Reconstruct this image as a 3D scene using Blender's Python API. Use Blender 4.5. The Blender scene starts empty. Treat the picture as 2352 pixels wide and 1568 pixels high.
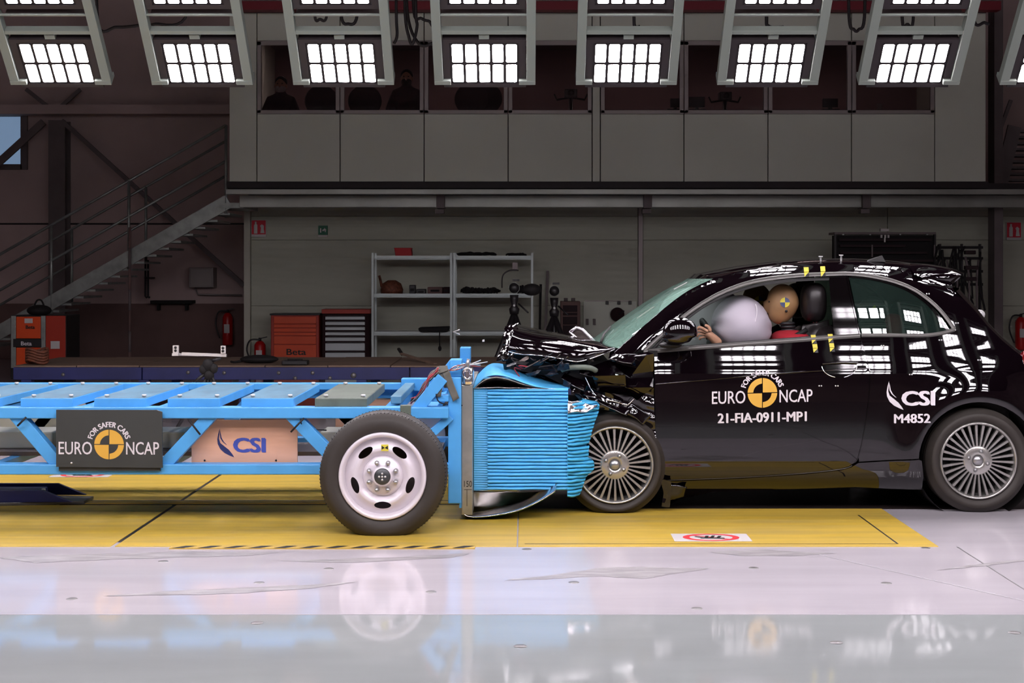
import bpy, bmesh, math, random
from mathutils import Vector, Matrix, noise
from mathutils.geometry import delaunay_2d_cdt

# ------------------------------------------------------------------ camera, world, exposure
F, CX, CY, CH = 3420.0, 1205.0, 624.0, 1.458        # focal length (px), vanishing point, eye height
scene = bpy.context.scene
cam_data = bpy.data.cameras.new('camera')
cam_data.sensor_width = 36.0
cam_data.lens = F / 2352 * 36
cam_data.shift_x = -(CX - 1176) / 2352
cam_data.shift_y = -(784 - CY) / 2352
cam_data.clip_end = 200
cam = bpy.data.objects.new('camera', cam_data)
scene.collection.objects.link(cam)
cam.location = (0, 0, CH)
cam.rotation_euler = (math.radians(90), 0, 0)
scene.camera = cam

world = bpy.data.worlds.new('world')
scene.world = world
world.use_nodes = True
bg = world.node_tree.nodes['Background']
bg.inputs[0].default_value = (0.27, 0.43, 0.66, 1)
bg.inputs[1].default_value = 0.85

scene.view_settings.view_transform = 'Standard'
scene.view_settings.look = 'None'
scene.view_settings.gamma = 1
scene.view_settings.use_curve_mapping = False
scene.view_settings.exposure = 0.0
scene.cycles.use_denoising = True
scene.cycles.max_bounces = 6
scene.cycles.diffuse_bounces = 3
scene.cycles.glossy_bounces = 3
scene.cycles.transmission_bounces = 3
scene.cycles.transparent_max_bounces = 8
scene.cycles.use_adaptive_sampling = True
scene.cycles.adaptive_threshold = 0.2
scene.cycles.adaptive_min_samples = 12
scene.cycles.sample_clamp_indirect = 6
scene.cycles.caustics_reflective = False
scene.cycles.caustics_refractive = False
LAMP_STRENGTH = 32.5
LAMP_COLOUR = (1.0, 0.925, 0.985)

# ------------------------------------------------------------------ helpers
random.seed(7)
COL = scene.collection
V = Vector

def P(px, py, d):
    return V(((px - CX) * d / F, d, CH - (py - CY) * d / F))

def floorP(px, py, z=0.0):
    d = (CH - z) * F / (py - CY)
    return V(((px - CX) * d / F, d, z))

def lin(c):
    c = c / 255.0
    return c / 12.92 if c <= 0.04045 else ((c + 0.055) / 1.055) ** 2.4

def L3(rgb):
    return (lin(rgb[0]), lin(rgb[1]), lin(rgb[2]), 1.0)

MATS = {}
def mat(name, rgb, rough=0.5, metal=0.0, var=0.0, scale=6.0, bump=0.0, bscale=60.0, coat=0.0, spec=0.5,
        stretch=(1, 1, 1), emit=None, trans=0.0, alpha=1.0, dark=None, rvar=0.0, ior=1.45):
    m = bpy.data.materials.new(name)
    m.use_nodes = True
    nt = m.node_tree
    b = nt.nodes['Principled BSDF']
    b.inputs['Base Color'].default_value = L3(rgb)
    b.inputs['Roughness'].default_value = rough
    b.inputs['Metallic'].default_value = metal
    b.inputs['Specular IOR Level'].default_value = spec
    b.inputs['Coat Weight'].default_value = coat
    b.inputs['Coat Roughness'].default_value = 0.02
    b.inputs['Transmission Weight'].default_value = trans
    b.inputs['IOR'].default_value = ior
    b.inputs['Alpha'].default_value = alpha
    if emit:
        b.inputs['Emission Color'].default_value = (*emit[0], 1)
        b.inputs['Emission Strength'].default_value = emit[1]
    tc = nt.nodes.new('ShaderNodeTexCoord')
    mp = nt.nodes.new('ShaderNodeMapping')
    mp.inputs['Scale'].default_value = stretch
    nt.links.new(tc.outputs['Object'], mp.inputs['Vector'])
    nz = nt.nodes.new('ShaderNodeTexNoise')
    nz.inputs['Scale'].default_value = scale
    nz.inputs['Detail'].default_value = 6
    nt.links.new(mp.outputs['Vector'], nz.inputs['Vector'])
    if var > 0:
        mx = nt.nodes.new('ShaderNodeMix'); mx.data_type = 'RGBA'
        d = dark or tuple(c * (1 - var) for c in rgb)
        mx.inputs['A'].default_value = L3(rgb)
        mx.inputs['B'].default_value = L3(d)
        rp = nt.nodes.new('ShaderNodeMapRange')
        rp.inputs['From Min'].default_value = 0.38
        rp.inputs['From Max'].default_value = 0.72
        nt.links.new(nz.outputs['Fac'], rp.inputs['Value'])
        nt.links.new(rp.outputs['Result'], mx.inputs['Factor'])
        nt.links.new(mx.outputs['Result'], b.inputs['Base Color'])
    if rvar > 0:
        rr = nt.nodes.new('ShaderNodeMapRange')
        rr.inputs['To Min'].default_value = max(0.0, rough - rvar)
        rr.inputs['To Max'].default_value = rough + rvar
        nt.links.new(nz.outputs['Fac'], rr.inputs['Value'])
        nt.links.new(rr.outputs['Result'], b.inputs['Roughness'])
    if bump > 0:
        n2 = nt.nodes.new('ShaderNodeTexNoise')
        n2.inputs['Scale'].default_value = bscale
        n2.inputs['Detail'].default_value = 4
        nt.links.new(mp.outputs['Vector'], n2.inputs['Vector'])
        bp = nt.nodes.new('ShaderNodeBump')
        bp.inputs['Strength'].default_value = bump
        bp.inputs['Distance'].default_value = 0.01
        nt.links.new(n2.outputs['Fac'], bp.inputs['Height'])
        nt.links.new(bp.outputs['Normal'], b.inputs['Normal'])
    MATS[name] = m
    return m

def tag(o, label=None, cat=None, group=None, kind=None):
    if label: o['label'] = label
    if cat: o['category'] = cat
    if group: o['group'] = group
    if kind: o['kind'] = kind
    return o

def empty(name, loc, label=None, cat=None, group=None, kind=None):
    o = bpy.data.objects.new(name, None)
    o.empty_display_size = 0.1
    COL.objects.link(o)
    o.location = loc
    return tag(o, label, cat, group, kind)

def link(name, me, m, parent=None, loc=None, rot=None):
    o = bpy.data.objects.new(name, me)
    COL.objects.link(o)
    if m is not None and not me.materials:
        me.materials.append(MATS[m] if isinstance(m, str) else m)
    if loc is not None: o.location = loc
    if rot is not None: o.rotation_euler = rot
    if parent is not None:
        o.parent = parent
        if parent.type == 'EMPTY':
            o.matrix_parent_inverse = Matrix.Translation(parent.location).inverted()
    return o

class MB:
    def __init__(s):
        s.v = []; s.f = []; s.smooth = []
    def add(s, vs, fs, smooth=False):
        n = len(s.v)
        s.v += [tuple(v) for v in vs]
        s.f += [tuple(i + n for i in f) for f in fs]
        s.smooth += [smooth] * len(fs)
        return s
    def hexa(s, c):       # 8 corners: bottom 4 (ccw), top 4
        return s.add(c, [(3, 2, 1, 0), (4, 5, 6, 7), (0, 1, 5, 4), (1, 2, 6, 5), (2, 3, 7, 6), (3, 0, 4, 7)])
    def box(s, x0, x1, y0, y1, z0, z1):
        if x0 > x1: x0, x1 = x1, x0
        if y0 > y1: y0, y1 = y1, y0
        if z0 > z1: z0, z1 = z1, z0
        return s.hexa([(x0, y0, z0), (x1, y0, z0), (x1, y1, z0), (x0, y1, z0), (x0, y0, z1), (x1, y0, z1), (x1, y1, z1), (x0, y1, z1)])
    def bpx(s, px0, py0, px1, py1, d0, d1, z0=None):
        a = P(px0, py1, d0); b = P(px1, py0, d0)
        return s.box(a.x, b.x, d0, d1, a.z if z0 is None else z0, b.z)
    def bar(s, a, b, w, h=None, up=(0, 0, 1)):
        a = V(a); b = V(b); h = h or w
        t = (b - a).normalized(); u = V(up)
        if abs(t.dot(u)) > 0.98: u = V((0, 1, 0))
        r = t.cross(u).normalized(); u = r.cross(t).normalized()
        r *= w / 2; u *= h / 2
        return s.hexa([a - r - u, a + r - u, b + r - u, b - r - u, a - r + u, a + r + u, b + r + u, b - r + u])
    def prism(s, pts, y0, y1):     # polygon in xz, extruded along y
        n = len(pts)
        vs = [(x, y0, z) for x, z in pts] + [(x, y1, z) for x, z in pts]
        fs = [tuple(range(n)), tuple(range(2 * n - 1, n - 1, -1))]
        fs += [(i, (i + 1) % n + 0, (i + 1) % n + n, i + n)[::-1] for i in range(n)]
        return s.add(vs, fs)
    def prismpx(s, pts, d0, d1):
        q = [P(x, y, d0) for x, y in pts]
        return s.prism([(p.x, p.z) for p in q], d0, d1)
    def tube(s, pts, r, n=8, cap=True):
        pts = [V(p) for p in pts]
        rs = r if isinstance(r, (list, tuple)) else [r] * len(pts)
        vs = []; u = None
        for i, p in enumerate(pts):
            t = (pts[min(i + 1, len(pts) - 1)] - pts[max(i - 1, 0)])
            t = t.normalized() if t.length > 1e-9 else V((0, 0, 1))
            if u is None:
                u = t.orthogonal().normalized()
            u = (u - t * u.dot(t))
            u = u.normalized() if u.length > 1e-6 else t.orthogonal().normalized()
            w = t.cross(u)
            for k in range(n):
                a = 2 * math.pi * k / n
                vs.append(p + (u * math.cos(a) + w * math.sin(a)) * rs[i])
        fs = []
        for i in range(len(pts) - 1):
            for k in range(n):
                fs.append((i * n + k, i * n + (k + 1) % n, (i + 1) * n + (k + 1) % n, (i + 1) * n + k))
        s.add(vs, fs, True)
        if cap:
            m = len(s.v) - len(vs)
            s.f.append(tuple(m + k for k in range(n))[::-1]); s.smooth.append(False)
            s.f.append(tuple(m + (len(pts) - 1) * n + k for k in range(n))); s.smooth.append(False)
        return s
    def lathe(s, prof, c, axis='y', n=48, smooth=True, a0=0, a1=2 * math.pi):   # prof: (r, t) along axis
        c = V(c); vs = []
        full = abs(a1 - a0 - 2 * math.pi) < 1e-6
        m = n if full else n + 1
        for r, t in prof:
            for k in range(m):
                a = a0 + (a1 - a0) * k / n
                if axis == 'y': q = V((r * math.cos(a), t, r * math.sin(a)))
                elif axis == 'z': q = V((r * math.cos(a), r * math.sin(a), t))
                else: q = V((t, r * math.cos(a), r * math.sin(a)))
                vs.append(c + q)
        fs = []
        for i in range(len(prof) - 1):
            for k in range(n):
                k2 = (k + 1) % m
                fs.append((i * m + k, i * m + k2, (i + 1) * m + k2, (i + 1) * m + k))
        return s.add(vs, fs, smooth)
    def ball(s, c, rx, ry, rz, n=20, m=12):
        c = V(c); vs = []
        for i in range(m + 1):
            t = math.pi * i / m
            for k in range(n):
                a = 2 * math.pi * k / n
                vs.append(c + V((rx * math.sin(t) * math.cos(a), ry * math.sin(t) * math.sin(a), rz * math.cos(t))))
        fs = [(i * n + k, (i + 1) * n + k, (i + 1) * n + (k + 1) % n, i * n + (k + 1) % n) for i in range(m) for k in range(n)]
        return s.add(vs, fs, True)
    def grid(s, rows, smooth=True, flip=False):
        n = len(rows[0]); vs = [p for r in rows for p in r]
        fs = []
        for i in range(len(rows) - 1):
            for k in range(n - 1):
                q = (i * n + k, i * n + k + 1, (i + 1) * n + k + 1, (i + 1) * n + k)
                fs.append(q[::-1] if flip else q)
        return s.add(vs, fs, smooth)
    def mesh(s, name):
        me = bpy.data.meshes.new(name)
        me.from_pydata(s.v, [], s.f)
        me.polygons.foreach_set('use_smooth', s.smooth)
        me.validate()
        me.update()
        return me
    def build(s, name, m, parent=None, loc=None, rot=None, bevel=0, solid=0, recalc=False):
        me = s.mesh(name)
        if recalc:
            bm = bmesh.new(); bm.from_mesh(me); bmesh.ops.recalc_face_normals(bm, faces=bm.faces); bm.to_mesh(me); bm.free()
        o = link(name, me, m, parent, loc, rot)
        if solid:
            k = o.modifiers.new('solid', 'SOLIDIFY'); k.thickness = solid; k.offset = 0
        if bevel:
            k = o.modifiers.new('bevel', 'BEVEL'); k.width = bevel; k.segments = 2; k.limit_method = 'ANGLE'
        return o

def catmull(pts, n):
    pts = [V(p) for p in pts]
    out = []
    m = len(pts) - 1
    for i in range(n):
        t = i / (n - 1) * m
        k = min(int(t), m - 1); u = t - k
        p0 = pts[max(k - 1, 0)]; p1 = pts[k]; p2 = pts[k + 1]; p3 = pts[min(k + 2, m)]
        out.append(0.5 * ((2 * p1) + (p2 - p0) * u + (2 * p0 - 5 * p1 + 4 * p2 - p3) * u * u + (3 * p1 - p0 - 3 * p2 + p3) * u ** 3))
    return out

def loft(rows, nu, nv, warp=None):
    rr = [catmull(r, nu) for r in rows]
    cols = [catmull([r[i] for r in rr], nv) for i in range(nu)]
    g = [[cols[i][j] for i in range(nu)] for j in range(nv)]
    if warp:
        g = [[warp(p, i / (nu - 1), j / (nv - 1)) for i, p in enumerate(r)] for j, r in enumerate(g)]
    return g

def crumple(name, quad, amp, seed, m, parent, n=14, smooth=False, freq=9.0, solid=0.004):
    a, b, c, d = [V(q) for q in quad]      # a-b bottom, d-c top
    rows = []
    for j in range(n):
        v = j / (n - 1); r = []
        for i in range(n):
            u = i / (n - 1)
            p = a * (1 - u) * (1 - v) + b * u * (1 - v) + c * u * v + d * (1 - u) * v
            q = p * freq + V((seed * 7.3, seed * 3.1, seed * 1.7))
            k = noise.noise_vector(q) + noise.noise_vector(q * 2.3) * 0.5
            r.append(p + V((k.x * 0.6, k.y, k.z * 0.6)) * amp)
        rows.append(r)
    return MB().grid(rows, smooth).build(name, m, parent, solid=solid)

def hermite(xs, ys):
    n = len(xs)
    dl = [(ys[i + 1] - ys[i]) / (xs[i + 1] - xs[i]) for i in range(n - 1)]
    ms = [dl[0]] + [0 if dl[i - 1] * dl[i] <= 0 else 2 * dl[i - 1] * dl[i] / (dl[i - 1] + dl[i]) for i in range(1, n - 1)] + [dl[-1]]
    def f(x):
        if x <= xs[0]: return ys[0] + ms[0] * (x - xs[0])
        if x >= xs[-1]: return ys[-1] + ms[-1] * (x - xs[-1])
        k = 0
        while x > xs[k + 1]: k += 1
        h = xs[k + 1] - xs[k]; t = (x - xs[k]) / h
        return ((2 * t ** 3 - 3 * t * t + 1) * ys[k] + (t ** 3 - 2 * t * t + t) * h * ms[k] + (-2 * t ** 3 + 3 * t * t) * ys[k + 1] + (t ** 3 - t * t) * h * ms[k + 1])
    return f

_font_cache = {}
def text_mesh2d(s, bold=0.0):
    key = (s, bold)
    if key not in _font_cache:
        cu = bpy.data.curves.new('lettering', 'FONT')
        cu.body = s; cu.offset = bold; cu.resolution_u = 3; cu.fill_mode = 'FRONT'
        o = bpy.data.objects.new('lettering', cu)
        COL.objects.link(o)
        dg = bpy.context.evaluated_depsgraph_get()
        me = bpy.data.meshes.new_from_object(o.evaluated_get(dg))
        vs = [(v.co.x, v.co.y) for v in me.vertices]
        fs = [tuple(p.vertices) for p in me.polygons]
        bpy.data.objects.remove(o); bpy.data.curves.remove(cu); bpy.data.meshes.remove(me)
        _font_cache[key] = (vs, fs)
    return _font_cache[key]

def text_px(s, box, mapper, m, parent, name='lettering', bold=0.0, shear=0.0, bend=None):
    # bold = stroke thickening in pixels: the same glyphs laid down a few times side by side
    vs, fs = text_mesh2d(s)
    x0 = min(v[0] for v in vs); x1 = max(v[0] for v in vs); y0 = min(v[1] for v in vs); y1 = max(v[1] for v in vs)
    bx0, by0, bx1, by1 = box or (0, 0, 1, 1)
    mb = MB()
    sh = [(0, 0)] if not bold else [(-bold, -bold * .4), (-bold * .4, bold * .4), (bold * .4, -bold * .4), (bold, bold * .4)]
    for ii, (sx, sy) in enumerate(sh):
        out = []
        for x, y in vs:
            u = (x - x0) / (x1 - x0); w = (y - y0) / (y1 - y0)
            if bend:      # (cx, cy, R, a0, a1, height) angles clockwise from straight up, degrees
                cx, cy, R, a0, a1, h = bend
                a = math.radians(a0 + (a1 - a0) * u + math.degrees(sx / R)); r = R + h * w + sy
                q = mapper(cx + r * math.sin(a), cy - r * math.cos(a))
            else:
                px = bx0 + bold + (bx1 - bx0 - 2 * bold) * u + sx; py = by1 + (by0 - by1) * w + shear * (px - bx0) + sy
                q = mapper(px, py)
            out.append(q + V((0, -.0002 * ii, 0)))
        mb.add(out, fs)
    return mb.build(name, m, parent)

def shape_px(outline, mapper, m, parent, name):
    q = [mapper(x, y) for x, y in outline]
    pts = [V((x, -y)) for x, y in outline]
    r = delaunay_2d_cdt(pts, [(i, (i + 1) % len(pts)) for i in range(len(pts))], [], 1, 1e-5)
    vs = [mapper(p.x, -p.y) for p in r[0]]
    fs = []
    for f in r[2]:
        c = sum((r[0][i] for i in f), V((0, 0))) / len(f)
        if inside((c.x, -c.y), outline): fs.append(tuple(f))
    return MB().add(vs, fs).build(name, m, parent)

def inside(p, poly):
    x, y = p; c = False; n = len(poly); j = n - 1
    for i in range(n):
        xi, yi = poly[i][0], poly[i][1]; xj, yj = poly[j][0], poly[j][1]
        if (yi > y) != (yj > y) and x < (xj - xi) * (y - yi) / (yj - yi) + xi: c = not c
        j = i
    return c

def arcpts(cx, cy, r, a0, a1, n):
    return [(cx + r * math.sin(math.radians(a0 + (a1 - a0) * i / n)), cy - r * math.cos(math.radians(a0 + (a1 - a0) * i / n))) for i in range(n + 1)]

def ncap_logo(cx, cy, s, mapper, parent, tilt=0.0, background='decal_dark'):
    # the circular two-tone target with its words; s = 1 at radius 34 px
    def mp(px, py):
        return mapper(cx + (px - cx), py + tilt * (px - cx))
    r = 34 * s
    for q, (a0, full) in enumerate(((0, True), (90, False), (180, True), (270, False))):
        g = 0.9
        ga = math.degrees(g / r)
        if full:
            pts = [(cx + (g if a0 == 0 else -g), cy + (-g if a0 == 0 else g))] + arcpts(cx, cy, r, a0 + ga, a0 + 90 - ga, 14)
        else:
            pts = arcpts(cx, cy, r, a0 + ga, a0 + 90 - ga, 14) + arcpts(cx, cy, r * 0.62, a0 + 90 - 2 * ga, a0 + 2 * ga, 10)
        shape_px(pts, mp, 'decal_yellow', parent, 'target_quadrant')
    text_px('EURO', (cx - 116 * s, cy - 6 * s, cx - 39 * s, cy + 23 * s), mp, 'decal_white', parent, bold=0.35)
    text_px('NCAP', (cx + 39 * s, cy - 6 * s, cx + 115 * s, cy + 23 * s), mp, 'decal_white', parent, bold=0.35)
    text_px('FOR SAFER CARS', None, mp, 'decal_white', parent, bold=0.6 * s, bend=(cx, cy, 40 * s, -72, 72, 12 * s))

# ------------------------------------------------------------------ materials
mat('concrete', (186, 181, 187), rough=0.10, var=0.06, scale=1.5, stretch=(0.5, 3, 1), rvar=0.05, spec=0.75)
mat('concrete_green', (154, 159, 159), rough=0.06, var=0.06, scale=1.2, stretch=(0.6, 2, 1), rvar=0.04, bump=0.008, bscale=6, spec=0.7)
mat('yellow_floor', (200, 168, 62), rough=0.38, var=0.22, scale=2.2, stretch=(0.5, 5, 1), dark=(170, 146, 74), rvar=0.1)
mat('yellow_edge', (188, 156, 70), rough=0.5)
mat('dirt', (70, 62, 40), rough=0.7, var=0.4, scale=10)
mat('slot_dark', (20, 18, 16), rough=0.6)
mat('pit_shade', (40, 30, 28), rough=0.5, var=0.3, scale=4)  # darkness of the track pit and under the car, as colour
mat('stain', (150, 146, 148), rough=0.45, var=0.25, scale=14, stretch=(0.4, 2, 1))
mat('bolt_grey', (110, 108, 108), rough=0.4, metal=0.6)
mat('white_line', (176, 172, 177), rough=0.4)
mat('wall_paint', (190, 188, 174), rough=0.7, var=0.06, scale=0.8)
mat('wall_dark', (186, 164, 160), rough=0.8, var=0.12, scale=0.7)
mat('wall_low', (112, 88, 84), rough=0.85, var=0.15, scale=1.2)
mat('panel_grey', (200, 204, 190), rough=0.55, var=0.04, scale=0.6)
mat('frame_alu', (140, 132, 130), rough=0.45, metal=0.3)
mat('beam_steel', (150, 152, 146), rough=0.4, metal=0.5, var=0.15, scale=1.5)
mat('black_band', (24, 14, 16), rough=0.6)
mat('red_beam', (120, 28, 40), rough=0.6)
mat('ceiling_dark', (70, 50, 54), rough=0.8)
mat('room_inside', (128, 102, 102), rough=0.8, var=0.1, scale=0.5)
mat('steel_dark', (104, 94, 94), rough=0.6, var=0.1, scale=3)
mat('galvanised', (150, 156, 152), rough=0.4, metal=0.5, var=0.15, scale=8)
mat('lamp_rail', (120, 127, 120), rough=0.45)
mat('lamp_body', (44, 38, 40), rough=0.55)
mat('cable_black', (26, 20, 22), rough=0.6)
mat('rack_grey', (170, 180, 178), rough=0.4, metal=0.3)
mat('orange', (214, 72, 20), rough=0.4, var=0.05, scale=4)
mat('orange_dark', (160, 40, 16), rough=0.45)
mat('black_plastic', (24, 22, 24), rough=0.45)
mat('black_matt', (20, 17, 18), rough=0.8, var=0.3, scale=20)
mat('drawer_grey', (170, 176, 178), rough=0.35, metal=0.3)
mat('red_box', (180, 18, 26), rough=0.5)
mat('red_extinguisher', (170, 16, 18), rough=0.35)
mat('sign_red', (196, 16, 44), rough=0.5)
mat('sign_green', (14, 92, 66), rough=0.5)
mat('sign_white', (190, 186, 184), rough=0.5)
mat('brown_bag', (116, 66, 46), rough=0.7, var=0.4, scale=25)
mat('navy', (36, 42, 98), rough=0.45, var=0.2, scale=4)
mat('plywood', (126, 104, 88), rough=0.7, var=0.2, scale=2, stretch=(0.5, 3, 1))
mat('trolley_blue', (80, 160, 222), rough=0.36, var=0.07, scale=5, spec=0.4)
mat('trolley_top', (86, 130, 154), rough=0.42, var=0.16, scale=9, stretch=(1, 0.4, 1))
mat('olive_plate', (96, 106, 96), rough=0.45, var=0.2, scale=9)
mat('barrier_blue', (82, 178, 234), rough=0.30, var=0.06, scale=12, spec=0.5)
mat('barrier_light', (72, 176, 226), rough=0.35, var=0.1, scale=20, spec=0.4)
mat('aluminium', (186, 186, 178), rough=0.34, metal=0.85, var=0.12, scale=9)
mat('foil', (232, 226, 232), rough=0.18, metal=0.95)
mat('alu_green', (96, 152, 122), rough=0.3, metal=0.6)
mat('board_black', (54, 56, 54), rough=0.5, var=0.08, scale=6)
mat('board_wood', (210, 160, 132), rough=0.55, var=0.06, scale=3, stretch=(1, 1, 5))
mat('board_edge', (190, 160, 110), rough=0.7)
mat('tyre', (50, 45, 41), rough=0.62, bump=0.06, bscale=60, var=0.12, scale=5)
mat('steel_rim', (216, 209, 216), rough=0.36, metal=0.12, var=0.04, scale=5)
mat('hub_metal', (176, 176, 178), rough=0.28, metal=0.85)
mat('hub_dark', (74, 76, 78), rough=0.4, metal=0.6)
mat('bolt_white', (200, 200, 200), rough=0.3, metal=0.2)
mat('paint_black', (7, 3, 6), rough=0.03, spec=1.0)
mat('gloss_black', (8, 6, 7), rough=0.05, spec=0.6)
mat('trim_grey', (86, 84, 82), rough=0.35, metal=0.4)
mat('rubber_black', (18, 16, 17), rough=0.6)
mat('chrome', (220, 218, 222), rough=0.08, metal=1.0)
mat('alloy', (172, 170, 166), rough=0.26, metal=0.75)
mat('alloy_dark', (48, 46, 46), rough=0.5, metal=0.3)
mat('brake_dark', (40, 34, 32), rough=0.6)
mat('underbody', (20, 17, 17), rough=0.6)
mat('cabin_dark', (34, 28, 28), rough=0.7)
mat('cabin_grey', (92, 84, 80), rough=0.7)
mat('seat_black', (30, 26, 27), rough=0.35)
mat('airbag', (176, 170, 180), rough=0.7, bump=0.04, bscale=90)
mat('airbag_lightened', (222, 218, 222), rough=0.7)  # paler airbag copy, lightened in colour to offset the dim cabin
mat('dummy_skin', (146, 112, 76), rough=0.55, var=0.1, scale=10)
mat('hand_skin', (176, 134, 108), rough=0.55)
mat('dummy_red', (158, 28, 42), rough=0.7)
mat('dummy_neck', (30, 30, 32), rough=0.5)
mat('marker_yellow', (200, 186, 60), rough=0.5)
mat('marker_black', (22, 22, 24), rough=0.5)
mat('marker_blue', (64, 74, 110), rough=0.5)
mat('decal_white', (205, 200, 205), rough=0.5)
mat('decal_yellow', (206, 160, 62), rough=0.5)
mat('decal_dark', (54, 50, 44), rough=0.5)
mat('decal_blue', (58, 74, 156), rough=0.5)
mat('decal_navy', (36, 44, 92), rough=0.5)
mat('decal_red', (212, 52, 58), rough=0.5)
mat('taillight', (96, 4, 10), rough=0.1, coat=1.0)
mat('tape_grey', (94, 92, 84), rough=0.6, var=0.15, scale=14)
mat('wire_red', (150, 44, 54), rough=0.5)
mat('wire_grey', (110, 106, 102), rough=0.5)
mat('plastic_blue_grey', (24, 28, 40), rough=0.35, var=0.3, scale=14)
mat('metal_raw', (84, 76, 74), rough=0.35, metal=0.8)
mat('skin', (150, 104, 84), rough=0.6)
mat('hair_dark', (24, 16, 16), rough=0.8)
mat('cloth_dark', (36, 14, 18), rough=0.9)
mat('cloth_check', (52, 22, 30), rough=0.9, var=0.5, scale=18)
mat('mask_white', (150, 136, 132), rough=0.8)
mat('chair_dark', (38, 22, 26), rough=0.8)
mat('lamp_light', (255, 246, 252), rough=0.5, emit=(LAMP_COLOUR, LAMP_STRENGTH))
mat('room_fill_glow', (255, 230, 220), rough=0.5, emit=((1.0, 0.76, 0.74), 8.0))  # glow of the lamps added inside the control room
# horizontally ribbed sandwich panel: fine relief by a wave-driven bump
def ribbed(name, rgb, per_m):
    m = mat(name, rgb, rough=0.65, var=0.05, scale=0.8)
    nt = m.node_tree; b = nt.nodes['Principled BSDF']
    tc = nt.nodes.new('ShaderNodeTexCoord'); w = nt.nodes.new('ShaderNodeTexWave')
    w.wave_type = 'BANDS'; w.bands_direction = 'Z'; w.inputs['Scale'].default_value = per_m; w.inputs['Distortion'].default_value = 0.0
    nt.links.new(tc.outputs['Object'], w.inputs['Vector'])
    bp = nt.nodes.new('ShaderNodeBump'); bp.inputs['Strength'].default_value = 0.25; bp.inputs['Distance'].default_value = 0.02
    nt.links.new(w.outputs['Fac'], bp.inputs['Height']); nt.links.new(bp.outputs['Normal'], b.inputs['Normal'])
ribbed('wall_ribbed', (176, 178, 162), 3.0)

def thin_glass(name, tint, haze_rgb, haze, ior=1.5, rough=0.0):
    m = bpy.data.materials.new(name); m.use_nodes = True
    nt = m.node_tree; nt.nodes.clear()
    out = nt.nodes.new('ShaderNodeOutputMaterial')
    tr = nt.nodes.new('ShaderNodeBsdfTransparent'); tr.inputs[0].default_value = L3(tint)
    df = nt.nodes.new('ShaderNodeBsdfDiffuse'); df.inputs[0].default_value = L3(haze_rgb)
    gl = nt.nodes.new('ShaderNodeBsdfGlossy'); gl.inputs['Roughness'].default_value = rough
    lw = nt.nodes.new('ShaderNodeLayerWeight'); pw = nt.nodes.new('ShaderNodeMath'); pw.operation = 'POWER'; pw.inputs[1].default_value = 5
    nt.links.new(lw.outputs['Facing'], pw.inputs[0])
    f0 = 2 * ((ior - 1) / (ior + 1)) ** 2
    fr = nt.nodes.new('ShaderNodeMath'); fr.operation = 'MULTIPLY_ADD'; fr.inputs[1].default_value = 1 - f0; fr.inputs[2].default_value = f0
    nt.links.new(pw.outputs[0], fr.inputs[0])
    nz = nt.nodes.new('ShaderNodeTexNoise'); nz.inputs['Scale'].default_value = 3
    mr = nt.nodes.new('ShaderNodeMapRange'); mr.inputs['To Min'].default_value = haze * .7; mr.inputs['To Max'].default_value = haze * 1.3
    nt.links.new(nz.outputs['Fac'], mr.inputs['Value'])
    a = nt.nodes.new('ShaderNodeMixShader'); b = nt.nodes.new('ShaderNodeMixShader')
    nt.links.new(mr.outputs['Result'], a.inputs[0]); nt.links.new(tr.outputs[0], a.inputs[1]); nt.links.new(df.outputs[0], a.inputs[2])
    nt.links.new(fr.outputs[0], b.inputs[0]); nt.links.new(a.outputs[0], b.inputs[1]); nt.links.new(gl.outputs[0], b.inputs[2])
    nt.links.new(b.outputs[0], out.inputs[0])
    MATS[name] = m
thin_glass('glass_clear', (235, 232, 232), (120, 100, 100), 0.04, 1.22)
thin_glass('windscreen', (205, 226, 216), (146, 186, 170), 0.46, 1.55)
thin_glass('window_glass', (140, 170, 158), (60, 84, 76), 0.18, 1.7)

# ------------------------------------------------------------------ the setting: floor
floor = MB().box(-14, 14, 6.34, 26.2, -0.12, 0.0).build('floor', 'concrete')
tag(floor, kind='structure')
MB().box(-14, 14, -4.2, 6.336, -0.12, -0.001).build('floor_slab', 'concrete_green', floor)
SEAM = -2.185
for x0, x1, y1 in ((-6.4, SEAM - 0.012, 11.3), (SEAM + 0.012, -0.042, 11.3), (-0.035, 2.195, 9.15)):
    MB().box(x0, x1, 7.895, y1, -0.05, 0.004).build('track_plate', 'yellow_floor', floor, bevel=0.003)
MB().box(SEAM - 0.012, SEAM + 0.012, 8.03, 11.3, -0.05, 0.001).build('plate_seam', 'slot_dark', floor)
MB().box(1.99, 2.0, 7.96, 8.9, 0.0, 0.0048).build('plate_seam', 'slot_dark', floor)
MB().box(0.0, 2.0, 7.96, 7.968, 0.0, 0.0048).build('plate_seam', 'slot_dark', floor)
MB().box(-0.03, 14, 9.15, 11.3, -0.04, 0.002).build('track_pit_shade', 'pit_shade', floor)  # flat strip; pit recess and car shadow put into its dark colour
for y in (9.30, 9.46):
    MB().box(-2.9, -0.05, y - 0.012, y + 0.012, 0.0, 0.006).build('rail_slot', 'slot_dark', floor)
MB().box(-2.9, -0.05, 9.33, 9.43, 0.0, 0.009).build('rail_cover', 'yellow_edge', floor)
# hazard strip along the front edge of the plates
a = floorP(398, 1253); b = floorP(1092, 1253)
hz = MB().box(a.x, b.x, 7.83, 7.90, 0.0, 0.005).build('hazard_strip', 'yellow_edge', floor)
n = 12
for i in range(n):
    x = a.x + (b.x - a.x) * (i + 0.1) / n; w = (b.x - a.x) / n * 0.45
    MB().add([(x, 7.832, 0.0062), (x + w, 7.832, 0.0062), (x + w + 0.06, 7.898, 0.0062), (x + 0.06, 7.898, 0.0062)], [(0, 1, 2, 3)]).build('hazard_bar', 'slot_dark', hz)
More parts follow.
